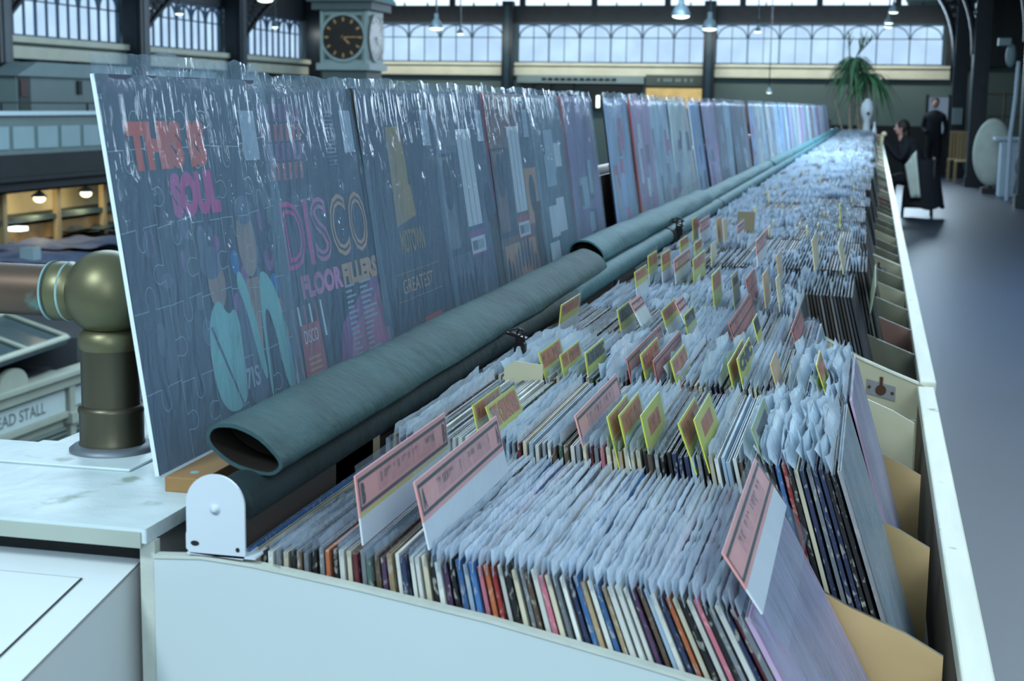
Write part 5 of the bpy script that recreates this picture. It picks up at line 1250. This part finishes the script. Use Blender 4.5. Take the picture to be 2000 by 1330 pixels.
for sx in (-1, 1):
    for sy in (-1, 1):
        m = MB(); m.cyl((hx + sx * 0.2, PY + sy * 0.19, 0), (hx + sx * 0.18, PY + sy * 0.17, 0.42), 0.018, 0.022, 10); part('leg', m, 'black_wood', t)
for zz in (0.14, 0.24):
    m = MB()
    for sy in (-1, 1): m.cyl((hx - 0.19, PY + sy * 0.185, zz), (hx + 0.19, PY + sy * 0.185, zz), 0.011, seg=8)
    m.cyl((hx + 0.19, PY - 0.18, zz + 0.03), (hx + 0.19, PY + 0.18, zz + 0.03), 0.011, seg=8); part('stretcher', m, 'black_wood', t)
m = MB(); m.box(hx + 0.18, hx + 0.21, PY - 0.18, PY + 0.18, 0.44, 0.82); part('backrest', m, 'black_wood', t)
a_, b_, c_, d_ = fp(1768, 322, PY - 0.36), fp(1789, 294, PY - 0.36), fp(1797, 386, PY - 0.36), fp(1779, 386, PY - 0.36)
m = MB()
def cloth(u, v):
    p = (a_ * (1 - u) + b_ * u) * (1 - v) + (d_ * (1 - u) + c_ * u) * v; return p + Vector((0, -0.02 * math.sin(u * 9), 0))
m.grid(14, 10, cloth); ob = solid('hanging_bag', m, 'cream_cloth', 'cream cloth bag hanging at the side of the seated person', 'bag')
ob.modifiers.new('s', 'SOLIDIFY').thickness = 0.012
m = MB(); q1 = fp(1818, 372, PY); m.ball(q1, 0.035, 0.05, 0.11, 12, 8); solid('white_bundle', m, 'cream_cloth', 'small white bundle hanging below the coat hem', 'bundle')
m = MB(); m.prism([fp(1806, 300, PY + 0.1), fp(1822, 318, PY + 0.1), fp(1833, 356, PY + 0.1), fp(1812, 398, PY + 0.1), fp(1800, 380, PY + 0.1)], (0, 0.1, 0)); solid('hanging_coat', m, 'coat', 'dark coat draped over the back of the chair', 'coat')
m = MB(); q1 = fp(1727, 262, 20.0); m.ball(q1, 0.035, 0.05, 0.035, 10, 8); m.tube([q1 + Vector((-.02, 0, -.02)), q1 + Vector((-0.03, 0, -0.18))], 0.02, 8); solid('paper_bag', m, 'card_cream', 'crumpled cream paper bag on the bin rail by the seated person', 'bag')
# distant standing person by the door
q = atZ(1826, 330, 0); Yd = 34.5; xd = atY(1824, 260, Yd).x
t = empty('person', (xd, Yd, 0), 'distant person in dark clothes standing by the pale doorway', 'person')
J = [((xd, Yd, 0.88), 0.15), ((xd, Yd, 1.15), 0.15), ((xd, Yd, 1.36), 0.16), ((xd, Yd, 1.5), 0.06), ((xd - 0.2, Yd, 1.34), 0.06), ((xd - 0.25, Yd, 1.08), 0.05), ((xd - 0.16, Yd - 0.16, 0.98), 0.04), ((xd + 0.2, Yd, 1.34), 0.06), ((xd + 0.25, Yd, 1.08), 0.05), ((xd + 0.2, Yd - 0.1, 0.86), 0.04), ((xd - 0.1, Yd, 0.8), 0.1), ((xd - 0.1, Yd, 0.45), 0.07), ((xd - 0.1, Yd, 0.06), 0.05), ((xd + 0.1, Yd, 0.8), 0.1), ((xd + 0.1, Yd, 0.45), 0.07), ((xd + 0.1, Yd, 0.06), 0.05)]
skin_body('body', J, [(0, 1), (1, 2), (2, 3), (2, 4), (4, 5), (5, 6), (2, 7), (7, 8), (8, 9), (0, 10), (10, 11), (11, 12), (0, 13), (13, 14), (14, 15)], ['coat'], t)
m = MB(); m.ball((xd, Yd, 1.62), 0.075, 0.085, 0.11, 14, 10); part('head', m, 'skin', t)
m = MB(); m.ball((xd, Yd + 0.02, 1.66), 0.085, 0.09, 0.095, 14, 10); part('hair', m, 'hair', t)
# tan slatted chairs leaning in a stack
for i in range(2):
    Yc = 33.0 - i * 1.1; xc = atY(1868 + i * 14, 300, Yc).x + 0.04
    t = empty('folding_chair', (xc, Yc, 0), ['farther', 'nearer'][i] + ' of two tan wooden chairs beside the aisle columns', 'chair', 'tan wooden chairs')
    m = MB(); m.box(xc - 0.2, xc + 0.2, Yc - 0.2, Yc + 0.2, 0.44, 0.47); part('seat', m, 'tan_wood', t)
    m = MB()
    for q in range(6): m.box(xc - 0.2 + q * 0.068, xc - 0.15 + q * 0.068, Yc - 0.2, Yc - 0.18, 0.5, 1.02)
    m.box(xc - 0.2, xc + 0.2, Yc - 0.21, Yc - 0.17, 1.0, 1.05); part('backrest', m, 'tan_wood', t)
    for sx in (-1, 1):
        for sy in (-1, 1):
            m = MB(); m.box(xc + sx * 0.19 - 0.02, xc + sx * 0.19 + 0.02, Yc + sy * 0.18 - 0.02, Yc + sy * 0.18 + 0.02, 0, 0.44); part('leg', m, 'tan_wood', t)
# round table folded on edge under a cream cover
Yt = 28.6; ct = atY(1938, 298, Yt)
t = empty('folded_table', (ct.x, Yt, 0), 'round table tipped on edge under a cream cover by the right wall', 'table')
m = MB(); rz_ = ct.z - 0.12; m.ball((ct.x, Yt, ct.z), 0.34, 0.16, rz_ * 1.0, 28, 18); part('cover', m, 'cream_cloth', t)
m = MB(); m.box(ct.x - 0.16, ct.x + 0.2, Yt - 0.25, Yt + 0.25, 0, 0.1); m.cyl((ct.x, Yt, 0.1), (ct.x, Yt, 0.3), 0.04, seg=10); part('base', m, 'black_wood', t)
Yc = 27.6; q0, q1 = atY(1950, 268, Yc), atY(1985, 375, Yc)
t = empty('white_counter', ((q0.x + q1.x) / 2, Yc, 0), 'white counter with overhanging top beside the folded table', 'counter')
m = MB(); m.box(q0.x + 0.06, q1.x + 0.1, Yc, Yc + 0.5, 0, q0.z - 0.05); part('body', m, 'counter_white', t)
m = MB(); m.box(q0.x - 0.05, q1.x + 0.12, Yc - 0.06, Yc + 0.56, q0.z - 0.05, q0.z); part('top', m, 'counter_white', t)
Yk = 25.2; q0, q1 = atY(1972, 290, Yk), atY(2005, 402, Yk)
t = empty('dark_chair', (q1.x, Yk, 0), 'black chair heaped with dark coats at the right edge', 'chair')
m = MB(); m.ball((q1.x + 0.08, Yk, 0.62), 0.3, 0.25, 0.36, 18, 12); part('coat_heap', m, 'coat', t)
m = MB(); m.box(q1.x - 0.2, q1.x + 0.35, Yk - 0.22, Yk + 0.22, 0.42, 0.46); part('seat', m, 'black_wood', t)
for sx in (-0.16, 0.3):
    for sy in (-0.2, 0.2):
        m = MB(); m.cyl((q1.x + sx - 0.04, Yk + sy, 0), (q1.x + sx, Yk + sy, 0.42), 0.018, seg=8); part('leg', m, 'black_wood', t)
Yp = 26.4; q0, q1 = atY(1978, 130, Yp), atY(1962, 262, Yp)
m = MB(); m.tube([atY(1990, 120, Yp), atY(1984, 190, Yp), atY(1974, 262, Yp), atY(1972, 300, Yp) * 0 + Vector((atY(1972, 300, Yp).x, Yp, 0.0))], 0.034, 10); solid('pale_pole', m, 'counter_white', 'pale blue white pole leaning by the right hand columns', 'pole')
m = MB(); q0 = atY(1962, 82, 26.6); m.box(q0.x - 0.1, q0.x + 0.1, 26.5, 26.7, q0.z - 0.06, q0.z + 0.06); m.ball(q0 + Vector((0.12, 0, -0.22)), 0.09, 0.09, 0.2, 12, 8); solid('hanging_cloths', m, 'wall_pale', 'grey cloths hung high on the right hand columns', 'cloth')
m = MB()
for zz in (0.9, 1.35, 1.8): m.box(1.9, 3.2, 32.5, 32.54, zz, zz + 0.03)
for xx in (1.95, 2.55, 3.15): m.box(xx, xx + 0.04, 32.48, 32.54, 0, 1.85)
solid('timber_rack', m, 'inner_wood', 'thin brown timber rack in the dark behind the chairs', 'rack')
m = MB(); q = atY(1868, 220, 34.0); m.box(q.x - 0.08, q.x + 0.12, 33.9, 34.0, q.z - 0.25, q.z + 0.1); solid('wall_sign', m, 'wall_pale', 'small pale notice hanging near the doorway', 'notice')

# ================================================================ LIGHT, SKY, CAMERA
w = bpy.data.worlds.new('sky'); S.world = w; w.use_nodes = True
nt = w.node_tree; nt.nodes.clear(); o = nt.nodes.new('ShaderNodeOutputWorld'); bg = nt.nodes.new('ShaderNodeBackground'); bg.inputs[0].default_value = (0.46, 0.68, 0.84, 1); bg.inputs[1].default_value = 0.8
nt.links.new(bg.outputs[0], o.inputs[0])
def area(name, loc, target, sx, sy, energy, col):
    l = bpy.data.lights.new(name, 'AREA'); l.shape = 'RECTANGLE'; l.size = sx; l.size_y = sy; l.energy = energy; l.color = col
    ob = bpy.data.objects.new(name, l); COL.objects.link(ob); ob.location = loc
    d = Vector(target) - Vector(loc); ob.rotation_euler = d.to_track_quat('-Z', 'Y').to_euler(); return ob
area('hall_window_light', (-1.9, -2.4, 4.9), (-0.3, 1.3, 1.1), 0.9, 0.9, 190, (0.78, 0.94, 1.0))
area('near_right_fill', (1.9, -3.0, 3.4), (-0.3, 1.0, 1.0), 2.6, 2.6, 105, (0.80, 0.94, 1.0))  # soft fill lamp added at right behind the camera
area('far_overhead_fill', (0.6, 11.5, 5.6), (-0.1, 11.5, 1.0), 3.0, 16.0, 2700, (0.62, 0.82, 1.0))  # unseen area lamp added overhead to brighten the far record tops
area('far_right_fill', (3.0, 11.0, 4.0), (-0.5, 11.0, 1.3), 1.6, 14.0, 620, (0.66, 0.86, 1.0))  # unseen side lamp added to brighten the far display records
area('end_window_light', (-3.0, 34.5, 3.4), (-2.0, 10.0, 0.8), 9.0, 1.2, 900, (0.62, 0.82, 1.0))
area('left_hall_light', (-8.0, 14.0, 5.4), (-9.0, 16.0, -1.0), 6.0, 12.0, 330, (0.66, 0.86, 1.0))
area('sill_wash', (-6.0, 34.7, 3.1), (-6.0, 36.0, 2.25), 15.0, 0.1, 130, (1.0, 0.98, 0.86))  # unseen lamp added to brighten the sill below the end windows
for i, (x, y, z) in enumerate(((1.7, 1.2, 3.4), (2.2, 3.4, 3.6), (1.3, 0.2, 2.6), (2.4, 2.2, 2.6), (1.9, 4.6, 3.0))):
    l = bpy.data.lights.new('warm_pendant', 'POINT'); l.energy = 7; l.color = (1.0, 0.94, 0.72); l.shadow_soft_size = 0.05
    ob = bpy.data.objects.new('warm_pendant', l); COL.objects.link(ob); ob.location = (x, y, z)

cd = bpy.data.cameras.new('camera'); cam = bpy.data.objects.new('camera', cd); COL.objects.link(cam)
cd.sensor_fit = 'HORIZONTAL'; cd.sensor_width = 36.0; cd.lens = F * 36.0 / 2000.0; cd.clip_end = 200; cd.clip_start = 0.05
right = RM @ Vector((1, 0, 0)); down = RM @ Vector((0, 1, 0)); fwd = RM @ Vector((0, 0, 1))
mw = Matrix.Identity(4)
for r in range(3): mw[r][0] = right[r]; mw[r][1] = -down[r]; mw[r][2] = -fwd[r]; mw[r][3] = CAM[r]
cam.matrix_world = mw
cd.dof.use_dof = True; cd.dof.focus_distance = 1.62; cd.dof.aperture_fstop = 15.0
S.camera = cam
S.view_settings.view_transform = 'Standard'; S.view_settings.look = 'None'; S.view_settings.exposure = 0.0; S.view_settings.gamma = 1.0
S.cycles.max_bounces = 8; S.cycles.diffuse_bounces = 3; S.cycles.glossy_bounces = 3; S.cycles.transparent_max_bounces = 20; S.cycles.sample_clamp_indirect = 4.0
S.cycles.caustics_reflective = False; S.cycles.caustics_refractive = False
